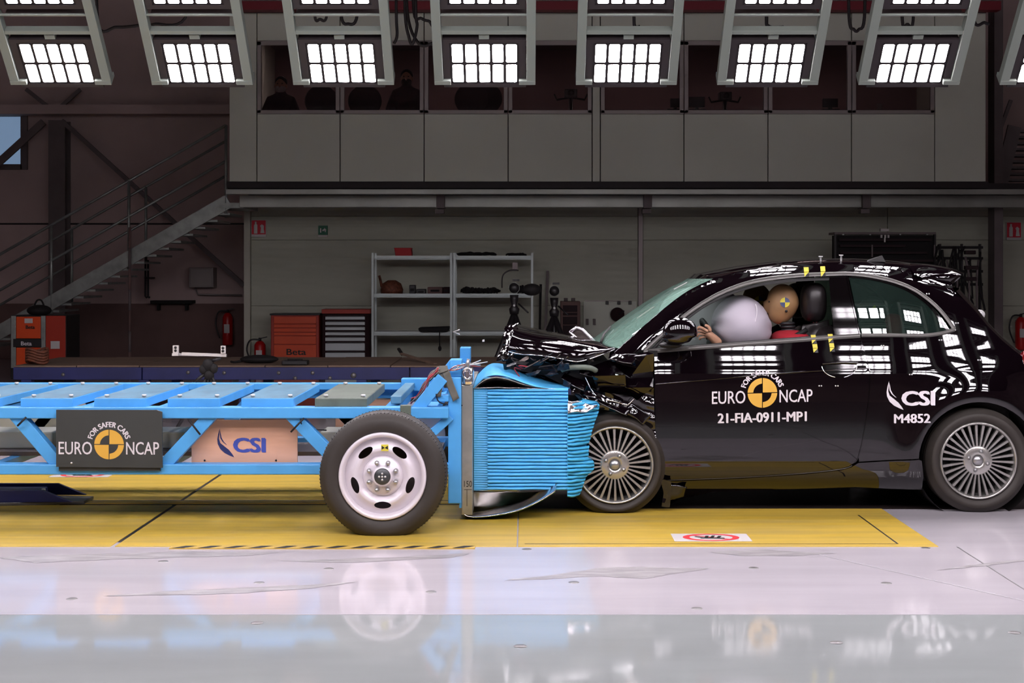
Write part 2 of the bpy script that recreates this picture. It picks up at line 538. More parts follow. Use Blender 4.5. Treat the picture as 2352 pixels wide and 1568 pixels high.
# lines, joints, anchor sleeves and scuffs in the concrete
for pts in (((1880, 1273), (2420, 1395)),):
    p = [floorP(*q) for q in pts]; t = (p[1] - p[0]).normalized().cross(V((0, 0, 1))) * 0.005
    MB().add([p[0] - t + V((0, 0, .001)), p[1] - t + V((0, 0, .001)), p[1] + t + V((0, 0, .001)), p[0] + t + V((0, 0, .001))], [(0, 1, 2, 3)]).build('floor_joint', 'white_line', floor)
MB().box(2.29, 2.296, 4.5, 7.89, 0, 0.001).build('floor_joint', 'bolt_grey', floor)
MB().box(-14, 14, 6.336, 6.341, -0.01, 0.0006).build('floor_joint', 'white_line', floor)
sleeve = MB().lathe([(0.0, .002), (0.022, .002), (0.026, 0.0)], (0, 0, 0), 'z', 14).mesh('anchor_sleeve')
for px, py in ((595, 1338), (755, 1306), (990, 1359), (165, 1375), (1318, 1337), (1731, 1304), (2036, 1339), (1601, 1397), (1195, 1483), (1921, 1475), (2330, 1452), (590, 1430), (1210, 1261), (2126, 1258), (375, 1289)):
    link('anchor_sleeve', sleeve, 'bolt_grey', floor, loc=floorP(px, py))
def blotch(pts, seed):
    out = []
    for i, p in enumerate(pts):
        q = pts[(i + 1) % len(pts)]
        for k in range(6):
            u = k / 6
            x = p[0] + (q[0] - p[0]) * u; y = p[1] + (q[1] - p[1]) * u
            out.append((x, y + 2.2 * noise.noise(V((x * .05, y * .3, seed)))))
    shape_px(out, lambda x, y: floorP(x, y, 0.0012), 'stain', floor, 'scuff_mark')
blotch([(1160, 1331), (1260, 1321), (1380, 1303), (1480, 1301), (1630, 1305), (1540, 1318), (1480, 1328), (1370, 1322), (1250, 1330)], 1)
blotch([(240, 1368), (400, 1356), (620, 1346), (820, 1336), (700, 1352), (500, 1364)], 2)
blotch([(0, 1280), (180, 1272), (420, 1266), (640, 1268), (560, 1276), (300, 1282), (80, 1292)], 3)
blotch([(640, 1287), (900, 1279), (1080, 1270), (1040, 1280), (800, 1292)], 4)
blotch([(1620, 1267), (1760, 1262), (1920, 1270), (1840, 1276), (1700, 1275)], 5)
blotch([(2150, 1310), (2240, 1295), (2360, 1283), (2360, 1287), (2250, 1300)], 6)
# prohibition stickers on the plates
def sticker(px, py, label, s=1.0):
    c = floorP(px, py); c.z = 0.004
    e = empty('floor_sticker', c, label, 'sticker', 'prohibition stickers on the track plates')
    w, h = 0.21 * s, 0.115 * s
    MB().box(c.x - w, c.x + w, c.y - h, c.y + h, 0.004, 0.0055).build('backing', 'sign_white', e)
    MB().lathe([(0.155 * s, .0062), (0.118 * s, .0062)], (0, 0, 0), 'z', 40).build('ring', 'decal_red', e, loc=c - V((0, 0, .004))).scale = (1, 0.7, 1)
    m = MB()
    m.add([c + V(q) for q in ((-0.10, .055, .0026), (-0.085, .065, .0026), (0.10, -.055, .0026), (0.085, -.065, .0026))], [(0, 3, 2, 1)]).build('slash', 'decal_red', e)
    m = MB()
    for x0, y0, x1, y1, w in ((-.06, -.02, .07, -.03, .03), (-.03, -.02, -.015, .045, .018), (.0, -.02, .02, .05, .018), (.035, -.02, .055, .04, .018), (-.05, -.01, -.085, .02, .016)):
        m.bar(c + V((x0, y0, .0026)), c + V((x1, y1, .0026)), w, 0.0006)
    m.build('hand_symbol', 'marker_black', e)
sticker(1633, 1236, 'white sticker with red prohibition ring on the yellow plate under the car')
sticker(190, 1092, 'white sticker with red ring on the yellow plate behind the trolley frame')

# ------------------------------------------------------------------ walls, ceiling
DW, DM, DL = 23.0, 21.0, 25.0       # lower wall, control-room front, far left wall
def xat(px, d): return (px - CX) * d / F
def zat(py, d): return CH - (py - CY) * d / F
wx0 = xat(562, DW); wx1 = xat(2262, DM) + 1.3
wall = MB().box(wx0, 14, DW + 0.05, DW + 0.2, 0, 2.66).build('wall_back', 'wall_paint')
tag(wall, kind='structure')
edges = [wx0 + 0.10, xat(1465, DW), xat(1475, DW), 6.2, 14]
for (xa, xb) in ((edges[0], xat(1465, DW)), (xat(1477, DW), 5.6), (5.61, 14)):
    for za, zb in ((0, 0.93), (0.935, zat(551, DW) - 0.003), (zat(551, DW) + 0.003, zat(497, DW)), (zat(497, DW) + 0.004, 2.66)):
        MB().box(xa, xb, DW, DW + 0.055, za, zb).build('wall_panel', 'wall_ribbed', wall, bevel=0.004)
MB().box(wx0, wx0 + 0.095, DW - 0.06, DW + 0.06, 0, 2.62).build('corner_post', 'wall_paint', wall)
MB().box(xat(1466, DW), xat(1476, DW), DW - 0.04, DW + 0.05, 0, 2.62).build('panel_post', 'frame_alu', wall)
wl = MB()
wz0, wz1 = zat(380, DL), zat(264, DL); ww0, ww1 = xat(-80, DL), xat(52, DL)
wl.box(-14, 14, DL, DL + 0.2, 0, wz0); wl.box(-14, ww0, DL, DL + 0.2, wz0, wz1); wl.box(ww1, 14, DL, DL + 0.2, wz0, wz1); wl.box(-14, 14, DL, DL + 0.2, wz1, 7.6)
wl = tag(wl.build('wall_left', 'wall_dark'), kind='structure')
MB().box(-14, wx0, DL - 0.06, DL, 0, zat(697, DL)).build('wall_plinth', 'wall_low', wl)
MB().box(-14, wx0, DL - 0.012, DL, zat(516, DL), zat(512, DL)).build('wall_seam', 'black_band', wl)
w1 = empty('window_1', V(((ww0 + ww1) / 2, DL, wz0)), kind='structure')
for x0, x1, z0, z1 in ((ww0, ww1, wz0 - .07, wz0 + .02), (ww0, ww1, wz1 - .02, wz1 + .06), (ww1 - .02, ww1 + .09, wz0 - .07, wz1 + .06), (ww0 - .09, ww0 + .02, wz0 - .07, wz1 + .06)):
    MB().box(x0, x1, DL - 0.05, DL + 0.1, z0, z1).build('window_frame', 'steel_dark', w1)
MB().box(ww0, ww1, DL + 0.1, DL + 0.106, wz0, wz1).build('pane', 'glass_clear', w1)
tag(MB().box(-14.2, -14, -4.2, 26, 0, 7.6).build('wall_west', 'wall_dark'), kind='structure')
tag(MB().box(14, 14.2, -4.2, 26, 0, 7.6).build('wall_east', 'wall_dark'), kind='structure')
tag(MB().box(-14, 14, -4.4, -4.2, 0, 7.6).build('wall_front', 'wall_dark'), kind='structure')
tag(MB().box(-14.2, 14.2, -4.4, 26, 7.6, 7.8).build('ceiling', 'ceiling_dark'), kind='structure')
# steelwork of the far left bay
st = empty('steel_frame', P(130, 840, DL - .3), kind='structure')
MB().box(-14, xat(526, DM), DL - 0.45, DL - 0.15, zat(262, DL - .4), zat(241, DL - .4)).build('cross_beam', 'wall_dark', st)
m = MB(); x0, x1 = xat(112, DL - .3), xat(150, DL - .3)
m.box(x0, x1, DL - .32, DL - .29, 0, zat(276, DL - .3)); m.box(x0, x1, DL - .04, DL - .01, 0, zat(276, DL - .3)); m.box((x0 + x1) / 2 - .01, (x0 + x1) / 2 + .01, DL - .3, DL - .02, 0, zat(276, DL - .3))
m.build('column', 'steel_dark', st)
for p0, p1, w in (((142, 277), (560, 655), .07), ((100, 280), (-60, 425), .12), ((60, 205), (110, 245), .06), ((185, 205), (140, 245), .06)):
    MB().bar(P(*p0, DL - .36), P(*p1, DL - .36), w, .05, (0, 1, 0)).build('brace', 'steel_dark', st)
# right end bay
rb = empty('steel_frame', P(2290, 840, DL - .3), kind='structure')
MB().box(xat(2284, DM + 1), xat(2304, DM + 1), DM + 1, DM + 1.3, 0, 7.5).build('column', 'steel_dark', rb)
MB().bar(P(2322, 230, 22.5), P(2300, 290, 22.5), .05).build('brace', 'steel_dark', rb)
for i in range(9):
    MB().bar(P(2325 - i * 3, 302 + i * 14, 22.6), P(2420, 302 + i * 14, 22.6), .24, .035).build('stair_tread', 'steel_dark', rb)
MB().bar(P(2330, 290, 22.4), P(2296, 432, 22.4), .05, .2).build('stringer', 'steel_dark', rb)

# ------------------------------------------------------------------ control room on the mezzanine
mx0, mx1 = xat(526, DM), xat(2265, DM)
zb, zt = zat(417, DM), zat(30, DM)
zw0, zw1 = zat(260, DM), zat(95, DM)
cr = empty('wall_control_room', V(((mx0 + mx1) / 2, DM, zb)), kind='structure')
SE = [526, 590, 781, 974, 1167, 1360, 1379, 1571, 1764, 1956, 2147, 2265]
WINS = [(600, 772), (793, 966), (986, 1160), (1178, 1350), None, (1391, 1562), (1582, 1755), (1774, 1946), (1966, 2138)]
g = 0.006
k = 0
for i in range(len(SE) - 1):
    xa, xb = xat(SE[i], DM) + g, xat(SE[i + 1], DM) - g
    if i in (0, 5, 10):
        MB().box(xa, xb, DM, DM + .06, zb, zt).build('wall_panel', 'panel_grey', cr, bevel=0.006)
        continue
    MB().box(xa, xb, DM, DM + .06, zb, zw0 - .012).build('wall_panel', 'panel_grey', cr, bevel=0.006)
    MB().box(xa, xb, DM, DM + .06, zw1 + .012, zt).build('wall_panel', 'panel_grey', cr, bevel=0.006)
    k += 1
    w = empty('window_%d' % (k + 1), V(((xa + xb) / 2, DM, zw0)), kind='structure')
    fw = 0.055
    MB().box(xa, xb, DM - .015, DM + .06, zw0 - .01, zw0 + fw * .8).build('window_frame', 'frame_alu', w, bevel=0.004)
    MB().box(xa, xb, DM - .015, DM + .06, zw1 - fw, zw1 + .01).build('window_frame', 'frame_alu', w, bevel=0.004)
    MB().box(xa, xa + fw, DM - .015, DM + .06, zw0, zw1).build('window_frame', 'frame_alu', w, bevel=0.004)
    MB().box(xb - fw, xb, DM - .015, DM + .06, zw0, zw1).build('window_frame', 'frame_alu', w, bevel=0.004)
    MB().box(xa + fw, xb - fw, DM + .02, DM + .026, zw0, zw1).build('pane', 'glass_clear', w)
m = MB(); m.box(mx0, mx1, DM + .055, DM + .09, zb, zw0 - .01); m.box(mx0, mx1, DM + .055, DM + .09, zw1 + .01, zt)
for a, b in ((526, 592), (1358, 1381), (2145, 2265)): m.box(xat(a, DM), xat(b, DM), DM + .055, DM + .09, zw0 - .01, zw1 + .01)
m.build('wall_core', 'black_band', cr)
zf = zb + 0.02
MB().box(mx0, mx1, DM + .09, DL - .01, zb - .03, zf).build('room_floor', 'room_inside', cr)
MB().box(mx0, mx1, DM, DL - .01, zt, zt + .06).build('room_roof', 'steel_dark', cr)
MB().box(mx0, mx1, DL - .5, DL - .4, zf, zt).build('room_back', 'room_inside', cr)
MB().box(mx0, mx0 + .06, DM + .06, DL - .4, zb, zt).build('room_side', 'panel_grey', cr)
MB().box(mx1 - .06, mx1, DM + .06, DL - .4, zb, zt).build('room_side', 'panel_grey', cr)
MB().box(mx0 - .03, mx1 + .03, DM - .02, DM + .25, zat(432, DM), zb).build('base_band', 'black_band', cr)
MB().box(mx0 - .03, xat(2352, DM) + 2, DM + .05, DL - .3, zat(434, DM), zb - .02).build('deck_slab', 'black_band', cr)
MB().box(mx0 - .05, 14, DM, DM + .12, zat(446, DM), zat(434, DM)).build('edge_beam', 'beam_steel', cr, bevel=.006)
MB().box(mx0 + .05, 14, DM + .5, DM + .7, zat(476, DM + .5), zat(448, DM + .5)).build('support_beam', 'beam_steel', cr, bevel=.006)
for px in (1012, 1488, 1990):
    x = xat(px, DM + .45)
    m = MB(); m.box(x - .06, x + .06, DM + .42, DM + .75, zat(478, DM + .45), zat(447, DM + .45)); m.box(x - .08, x + .05, DM + .44, DM + .6, zat(490, DM + .45), zat(480, DM + .45))
    m.build('beam_bracket', 'steel_dark', cr, bevel=.005)
tag(MB().box(mx0 - 1, mx1 + .1, DM - .35, DM - .15, zat(24, DM - .3), zat(4, DM - .3)).build('trim_1', 'red_beam'), kind='structure')
tag(MB().box(mx0 - 1, mx1 + .1, DM - .40, DM - .12, zat(4, DM - .3), zat(1, DM - .3)).build('trim_2', 'frame_alu'), kind='structure')
for i, px in enumerate((690, 1065, 1475, 1860)):  # unseen lamps added to brighten the control room interior
    x = xat(px, DM + 2)
    e = empty('added_room_lamp', V((x, DM + 2, zt - .02)), 'added unseen ceiling lamp brightening the control room, %s' % ['above the masked person', 'behind the fourth window', 'behind the fifth window', 'at the right-hand end'][i], 'lamp', 'added control room fill lamps')
    MB().box(x - .3, x + .3, DM + 1.85, DM + 2.15, zt - .05, zt).build('housing', 'frame_alu', e)
    MB().box(x - .27, x + .27, DM + 1.88, DM + 2.12, zt - .056, zt - .048).build('diffuser', 'room_fill_glow', e)

# people and furniture behind the control room windows
def skin_body(name, verts, edges, radii, m, parent, sub=2):
    me = bpy.data.meshes.new(name)
    me.from_pydata([tuple(v) for v in verts], edges, [])
    o = bpy.data.objects.new(name, me); COL.objects.link(o)
    me.materials.append(MATS[m])
    sk = o.modifiers.new('skin', 'SKIN'); sk.use_smooth_shade = True
    for i, v in enumerate(me.skin_vertices[0].data):
        v.radius = (radii[i], radii[i]) if not isinstance(radii[i], tuple) else radii[i]
        v.use_root = (i == 0)
    ss = o.modifiers.new('sub', 'SUBSURF'); ss.levels = sub; ss.render_levels = sub
    if parent is not None:
        o.parent = parent
        if parent.type == 'EMPTY': o.matrix_parent_inverse = Matrix.Translation(parent.location).inverted()
    return o

def person(px, py_head, d, label, shirt, mask=None, beard=False, sit=False):
    h = P(px, py_head, d)                 # head centre
    e = empty('person', V((h.x, d, zf)), label, 'person', 'people in the control room')
    drop = h.z - zf
    hip = h - V((0, 0, .74)); chest = h - V((0, 0, .36)); neck = h - V((0, 0, .13))
    vs = [hip, h - V((0, 0, .55)), chest, neck, h + V((0, .01, .03)),
          chest + V((-.16, 0, .10)), chest + V((-.25, -.03, -.18)), chest + V((-.2, -.22, -.36)),
          chest + V((.16, 0, .10)), chest + V((.25, -.03, -.18)), chest + V((.2, -.22, -.36)),
          hip + V((-.1, 0, -.08)), hip + V((-.11, -.0, -.45)), V((h.x - .11, d, zf + .06)), hip + V((.1, 0, -.08)), hip + V((.11, 0, -.45)), V((h.x + .11, d, zf + .06)), V((h.x - .11, d - .16, zf + .04)), V((h.x + .11, d - .16, zf + .04))]
    ed = [(0, 1), (1, 2), (2, 3), (3, 4), (2, 5), (5, 6), (6, 7), (2, 8), (8, 9), (9, 10), (0, 11), (11, 12), (12, 13), (0, 14), (14, 15), (15, 16), (13, 17), (16, 18)]
    ra = [.16, .17, (.2, .16), .075, .06, .115, .08, .05, .115, .08, .05, .1, .075, .05, .1, .075, .05, .045, .045]
    skin_body('body', vs, ed, ra, shirt, e)
    hd = MB()
    hd.ball(h, .082, .1, .118, 24, 16)
    hd.ball(h + V((0, -.1, -.02)), .016, .03, .026, 10, 8)
    hd.ball(h + V((-.084, .01, -.01)), .012, .025, .032, 8, 6); hd.ball(h + V((.084, .01, -.01)), .012, .025, .032, 8, 6)
    hd.build('head', 'skin', e)
    for sx in (-1, 1): MB().ball(h + V((.032 * sx, -.088, .015)), .013, .01, .008, 8, 6).build('eye', 'hair_dark', e)
    MB().ball(h + V((0, -.094, -.06)), .028, .008, .008, 8, 6).build('mouth', 'hair_dark', e)
    MB().ball(h + V((0, .02, .045)), .092, .1, .092, 20, 12).build('hair', 'hair_dark', e)
    if mask: MB().ball(h + V((0, -.03, -.055)), .078, .085, .065, 16, 10).build('face_mask', mask, e)
    for sx in (-1, 1):
        hp = chest + V((.2 * sx, -.24, -.42))
        hm = MB(); hm.ball(hp, .035, .045, .02, 10, 8)
        for f in range(4): hm.tube([hp + V((-.027 + f * .018, -.03, 0)), hp + V((-.027 + f * .018, -.075, -.005)), hp + V((-.027 + f * .018, -.095, -.02))], .008, 6)
        hm.tube([hp + V((-.03 * sx, 0, 0)), hp + V((-.055 * sx, -.035, -.004))], .009, 6)
        hm.build('hand', 'skin', e)
person(645, 196, DM + .75, 'person in dark top and pale face mask behind the leftmost window', 'cloth_dark', 'mask_white')
person(934, 180, DM + .6, 'standing person with dark mask and checked shirt behind the second window', 'cloth_check', 'hair_dark')

def office_chair(px, py, d, label):
    c = P(px, py, d)
    e = empty('office_chair', V((c.x, d, zf)), label, 'chair', 'office chairs in the control room')
    MB().ball(c, .25, .05, .24, 20, 12).build('backrest', 'chair_dark', e)
    MB().ball(c + V((0, -.2, -.32)), .25, .24, .06, 20, 10).build('seat', 'chair_dark', e)
    MB().tube([c + V((0, .05, 0)), c + V((0, .06, -.2)), c + V((0, -.15, -.34))], .025).build('back_stem', 'black_plastic', e)
    MB().tube([c + V((0, -.2, -.34)), V((c.x, d - .2, zf + .08))], .03).build('column', 'black_plastic', e)
    for a in range(5):
        t = a * 2 * math.pi / 5
        MB().bar(V((c.x, d - .2, zf + .08)), V((c.x + .28 * math.cos(t), d - .2 + .28 * math.sin(t), zf + .03)), .05, .03).build('base_arm', 'black_plastic', e)
office_chair(838, 232, DM + .9, 'dark office chair back beside the person in the checked shirt')
office_chair(1083, 228, DM + .8, 'left of two dark office chairs behind the third window')
office_chair(1116, 226, DM + 1.6, 'right of two dark office chairs behind the third window')
office_chair(738, 232, DM + 1.2, 'grey office chair back to the right of the masked person')
def desk_monitor(px0, py0, px1, py1, d, label):
    c = P((px0 + px1) / 2, py1, d)
    e = empty('desk_monitor', c, label, 'monitor', 'screens in the control room')
    MB().bpx(px0, py0, px1, py1 - 8, d, d + .05).build('screen_back', 'black_plastic', e, bevel=.006)
    MB().bpx((px0 + px1) / 2 - 4, py1 - 9, (px0 + px1) / 2 + 4, py1, d + .05, d + .1).build('stand', 'black_plastic', e)
    MB().box(c.x - .12, c.x + .12, d - .05, d + .2, c.z, c.z + .02).build('foot', 'black_plastic', e)
desk_monitor(1540, 226, 1562, 254, DM + .55, 'black screen at the right edge of the fifth window')
desk_monitor(1583, 222, 1619, 254, DM + .55, 'black screen at the left edge of the sixth window')
desk_monitor(1890, 226, 1925, 254, DM + .55, 'black screen behind the seventh window')
dz = zat(256, DM + .6)
tb = empty('control_desk', V((xat(1650, DM + .9), DM + .9, zf)), 'long control desk behind the right-hand windows', 'desk')
MB().box(xat(1385, DM + .6), xat(2135, DM + .6), DM + .35, DM + 1.1, dz - .04, dz).build('top', 'chair_dark', tb)
for px in (1392, 1640, 1880, 2128):
    MB().box(xat(px, DM + .6) - .03, xat(px, DM + .6) + .03, DM + .45, DM + 1.0, zf, dz - .04).build('leg', 'black_plastic', tb)
def small_camera(px, py, d, label):
    c = P(px, py, d)
    e = empty('studio_camera', V((c.x, d, zf)), label, 'camera', 'cameras behind the control room windows')
    m = MB(); m.box(c.x - .09, c.x + .09, d - .12, d + .12, c.z - .06, c.z + .06); m.build('body', 'black_plastic', e, bevel=.01)
    MB().lathe([(0.0, -.05), (.04, -.05), (.045, .08), (0, .08)], c + V((0, -.15, 0)), 'y', 16).build('lens', 'black_plastic', e)
    for sx in (-1, 1):
        MB().tube([c + V((0, 0, -.05)), c + V((.2 * sx, .02, -.08)), c + V((.24 * sx, .02, -.0))], .015).build('handle', 'black_plastic', e)
    MB().tube([c + V((0, 0, -.05)), V((c.x, d, zf + .1))], .03).build('column', 'black_plastic', e)
    for a in range(3):
        t = a * 2.094; MB().bar(V((c.x, d, zf + .4)), V((c.x + .28 * math.cos(t), d + .28 * math.sin(t), zf + .02)), .03).build('leg', 'black_plastic', e)
small_camera(1311, 216, DM + .5, 'dark camera on a stand behind the fourth window')
small_camera(1665, 222, DM + 1.25, 'dark camera on a stand behind the sixth window')
cup = P(2020, 250, DM + .5); cup.z = dz
e = empty('paper_cup', cup, 'small white cup on the desk behind the rightmost window', 'cup')
MB().lathe([(.0, 0), (.033, 0), (.042, .1), (.038, .1), (.03, .01), (0, .01)], cup, 'z', 16).build('cup_wall', 'mask_white', e)

# ------------------------------------------------------------------ floodlight banks above the track
Y0, Z0, ROW, SPC, XC = 12.0, 2.98, 0.536, 1.136, -0.319
def make_lamp():
    e = empty('floodlight', V((0, 0, 0)), 'x', 'floodlight')
    hb = MB(); hb.box(-.33, .33, -.235, .235, -.15, -.012)
    hb.build('housing', 'lamp_body', e, bevel=.008)
    fr = MB()
    for x0, x1, y0, y1 in ((-.33, .33, .2, .235), (-.33, .33, -.235, -.2), (-.33, -.275, -.2, .2), (.275, .33, -.2, .2)): fr.box(x0, x1, y0, y1, -.014, .004)
    fr.build('bezel', 'lamp_body', e)
    MB().box(-.04, .04, .235, .275, -.05, .0).build('clip', 'lamp_rail', e)
    for sx in (-1, 1): MB().box(.33 * sx, .355 * sx, -.0, .05, -.06, .0).build('side_bracket', 'lamp_rail', e)
    # a light cell: rounded rectangle, slightly proud of the housing
    w, h, r = .0435, .0885, .014
    pts = []
    for cx, cy, a0 in ((w - r, h - r, 0), (-w + r, h - r, 90), (-w + r, -h + r, 180), (w - r, -h + r, 270)):
        for k in range(2): pts.append((cx + r * math.cos(math.radians(a0 + 20 + 50 * k)), cy + r * math.sin(math.radians(a0 + 20 + 50 * k))))
    cm = MB(); n = len(pts)
    cm.add([(x, y, 0) for x, y in pts] + [(x, y, -.012) for x, y in pts], [tuple(range(n))] + [(i, i + n, (i + 1) % n + n, (i + 1) % n) for i in range(n)])
    cell = cm.mesh('light_cell')
    cell.materials.append(MATS['lamp_light']); cell.materials.append(MATS['lamp_body'])
    for pg in cell.polygons[1:]: pg.material_index = 1
    for j in range(2):
        for i in range(5):
            link('light_cell', cell, 'lamp_light', e, loc=((i - 2) * .107, (j - .5) * .197, 0))
    return e
def copy_tree(o, parent=None):
    c = o.copy(); COL.objects.link(c)
    if parent is not None: c.parent = parent
    for ch in o.children: copy_tree(ch, c)
    return c
NCOL = list(range(-5, 7))
ORD = ['outermost', 'far left', 'first', 'second', 'third', 'fourth', 'fifth', 'sixth', 'seventh', 'eighth', 'ninth', 'tenth']
def make_ladder(label, group):
    e = empty('lamp_frame', V((0, 0, 0)), label, 'lamp frame', group)
    for sx in (-1, 1):
        MB().box(.37 * sx - .036, .37 * sx + .036, -.16, 2.75, -.05, .03).build('rail', 'lamp_rail', e, bevel=.003)
        MB().box(.37 * sx - .036 - .06 * (sx > 0), .37 * sx + .036 + .06 * (sx < 0), -.19, -.15, -.09, .035).build('foot_plate', 'lamp_rail', e, bevel=.003)
    for k in range(4):
        t = (k * ROW + .357 - .137) * math.sqrt(2)
        MB().box(-.335, .335, t - .017, t + .017, -.05, .02).build('crossbar', 'lamp_rail', e, bevel=.003)
        MB().box(-.335, .335, t + .085, t + .1, -.16, -.08).build('crossbar', 'frame_alu', e)
        MB().box(-.335, .335, t + .16, t + .17, .0, .02).build('crossbar', 'lamp_rail', e)
    return e
lamp0 = make_lamp(); ladder0 = make_ladder('x', 'x')
used = [False, False]
BETA = math.radians(35)
for bank in (0, 1):
    for ci, cidx in enumerate(NCOL):
        x = XC + cidx * SPC
        vis = bank == 0
        ld = ladder0 if not used[1] else copy_tree(ladder0); used[1] = True
        if vis:
            base = V((x, Y0 - .137, Z0 + .137)); up = V((0, -1, 1)).normalized(); rot = (math.radians(135), 0, 0)
        else:
            base = V((x + .2, 4.4, 3.35)); up = V((0, math.sin(BETA), math.cos(BETA))); rot = (math.radians(90) + BETA, 0, math.pi)
        ld.location = base
        ld.rotation_euler = rot
        ld['label'] = ('pale steel ladder frame holding the %s column of floodlights from the left' % ORD[ci]) if vis else 'pale steel ladder frame on the camera side, %s column' % ORD[ci]
        ld['group'] = 'ladder frames of the floodlight banks'
        for k in range(4):
            lp = lamp0 if not used[0] else copy_tree(lamp0); used[0] = True
            lp.location = base + up * (ROW * math.sqrt(2) * k)
            lp.rotation_euler = rot
            lp['group'] = 'floodlights over the track'
            rown = ['bottom', 'second', 'third', 'top'][k]
            if vis: lp['label'] = 'ten-cell floodlight in the %s row, %s column from the left' % (rown, ORD[ci])
            else: lp['label'] = 'ten-cell floodlight on the camera side, %s row, %s column from the left' % (rown, ORD[ci])

# cables drooping between the lamp frames and the roof
ci = 0
CABW = ['beside the third floodlight column', 'left of the third floodlight column', 'below the second row at the fourth column', 'right of the fourth column', 'between the first and second columns', 'at the right end near the seventh column', 'between the sixth and seventh columns', 'above the fifth column', 'above the sixth column', 'above the seventh column', 'inside the second column', 'inside the third column, left', 'inside the third column, right']
for pts in ([(910, 20), (912, 80), (905, 100)], [(930, 22), (940, 88), (948, 100), (958, 60), (955, 20)], [(935, 22), (960, 98), (990, 100), (1004, 70)], [(950, 22), (968, 42), (985, 48), (1000, 44)],
            [(225, 50), (268, 62), (320, 58), (335, 52)], [(2235, 35), (2262, 52), (2272, 55)], [(1950, 35), (1962, 68), (1972, 68), (1986, 34)], [(1456, 30), (1459, 60), (1470, 60)], [(1760, 25), (1766, 60), (1800, 62)],
            [(2072, 38), (2084, 55), (2098, 38)], [(430, 30), (360, 55), (330, 30)], [(722, 24), (735, 44), (752, 24)], [(782, 20), (800, 55), (822, 22)]):
    pp = [P(x, y, 13.1 + (ci % 4) * .12) for x, y in pts]
    pp = [V((pp[0].x, pp[0].y, 4.63))] + pp
    if len(pts) > 3 or pts[-1][1] < 45: pp.append(V((pp[-1].x, pp[-1].y, 4.63)))
    q = catmull(pp, 30)
    o = MB().tube(q, .014, 6).build('cable', 'cable_black')
    tag(o, 'thin black cable hanging ' + CABW[ci], 'cable', 'cables hanging among the floodlights')
    ci += 1
tr = empty('cable_tray', V((0, 13.3, 4.6)), 'galvanised cable tray above the far floodlights', 'cable tray')
MB().box(-6, 6, 13.0, 13.6, 4.62, 4.635).build('tray_base', 'galvanised', tr)
for y in (13.0, 13.6): MB().box(-6, 6, y - .01, y + .01, 4.62, 4.72).build('tray_side', 'galvanised', tr)
for x in (-5, -1.5, 1.5, 5): MB().tube([V((x, 13.3, 4.63)), V((x, 13.3, 7.6))], .012, 6).build('hanger_rod', 'galvanised', tr)

# ------------------------------------------------------------------ background things on the floor
# stair up to the mezzanine
DS = 21.6
stair = empty('staircase', P(130, 850, DS), 'grey steel staircase with tube railings rising to the control room', 'staircase')
def stairline(px): return 762 - (px) * .571
for d in (DS, DS + 1.0):
    a = P(-60, stairline(-60), d); b = P(526, stairline(526), d)
    MB().bar(a, b, .04, .2).build('stringer', 'galvanised', stair)
n = 20
for i in range(n):
    px = -40 + (560 / n) * i
    c = P(px, stairline(px) + 6, DS)
    MB().box(c.x - .02, c.x + .22, DS + .02, DS + .98, c.z - .04, c.z - .01).build('tread', 'galvanised', stair)
for d, posts in ((DS, (118, 296, 519)), (DS + 1.0, (165, 335, 519))):
    for px in posts:
        s = F / d; off = 0 if d == DS else 10
        p0 = P(px, stairline(px) + 25 + off, d); p1 = P(px, stairline(px) - (178 if d == DS else 142), d)
        MB().tube([p0, p1], .022, 8).build('baluster', 'galvanised', stair)
    for dy in ((178, 96) if d == DS else (142, 62)):
        MB().tube([P(-60, stairline(-60) - dy, d), P(519, stairline(519) - dy, d)], .02, 8).build('handrail', 'galvanised', stair)
MB().box(xat(500, DS), mx0 + .1, DS - .05, DS + 1.1, zat(478, DS), zat(466, DS)).build('landing', 'galvanised', stair)
cp = P(298, 600, DS - .1)
ch = empty('chain_post', V((cp.x, cp.y, 0)), 'thin red and white barrier post under the stair', 'post')
for i in range(7):
    MB().tube([V((cp.x, cp.y, i * .3)), V((cp.x, cp.y, i * .3 + .3))], .02, 8).build('band', 'wall_low' if i % 2 == 0 else 'steel_dark', ch)
lo = empty('hanging_pipe', P(338, 700, DL - .5), 'dark vertical pipe pair on the wall below the stair', 'pipe')
for px in (334, 340): MB().tube([P(px, 597, DL - .4), P(px, 680, DL - .4), P(px + 4, 684, DL - .4)], .018, 8).build('pipe', 'black_plastic', lo)
for px in (336,): MB().box(xat(331, DL - .38), xat(343, DL - .38), DL - .38, DL, zat(640, DL - .38), zat(636, DL - .38)).build('clamp', 'black_plastic', lo)
eb = empty('switch_cabinet', P(462, 660, DL), 'grey wall switch cabinet below the stair', 'cabinet')
MB().bpx(434, 614, 490, 660, DL - .3, DL).build('box', 'frame_alu', eb, bevel=.01)
MB().bpx(437, 617, 487, 657, DL - .31, DL - .29).build('door', 'frame_alu', eb, bevel=.006)
MB().tube([P(448, 660, DL - .1), P(455, 676, DL - .1), P(556, 678, DL - .1)], .015).build('conduit', 'frame_alu', eb)
wh = empty('wall_shelf', P(392, 697, DL - .3), 'small dark shelf on the wall left of the switch cabinet', 'shelf')
MB().bpx(345, 690, 440, 697, DL - .3, DL).build('board', 'black_matt', wh)
for px in (360, 425): MB().bpx(px, 697, px + 5, 712, DL - .2, DL).build('bracket', 'black_matt', wh)

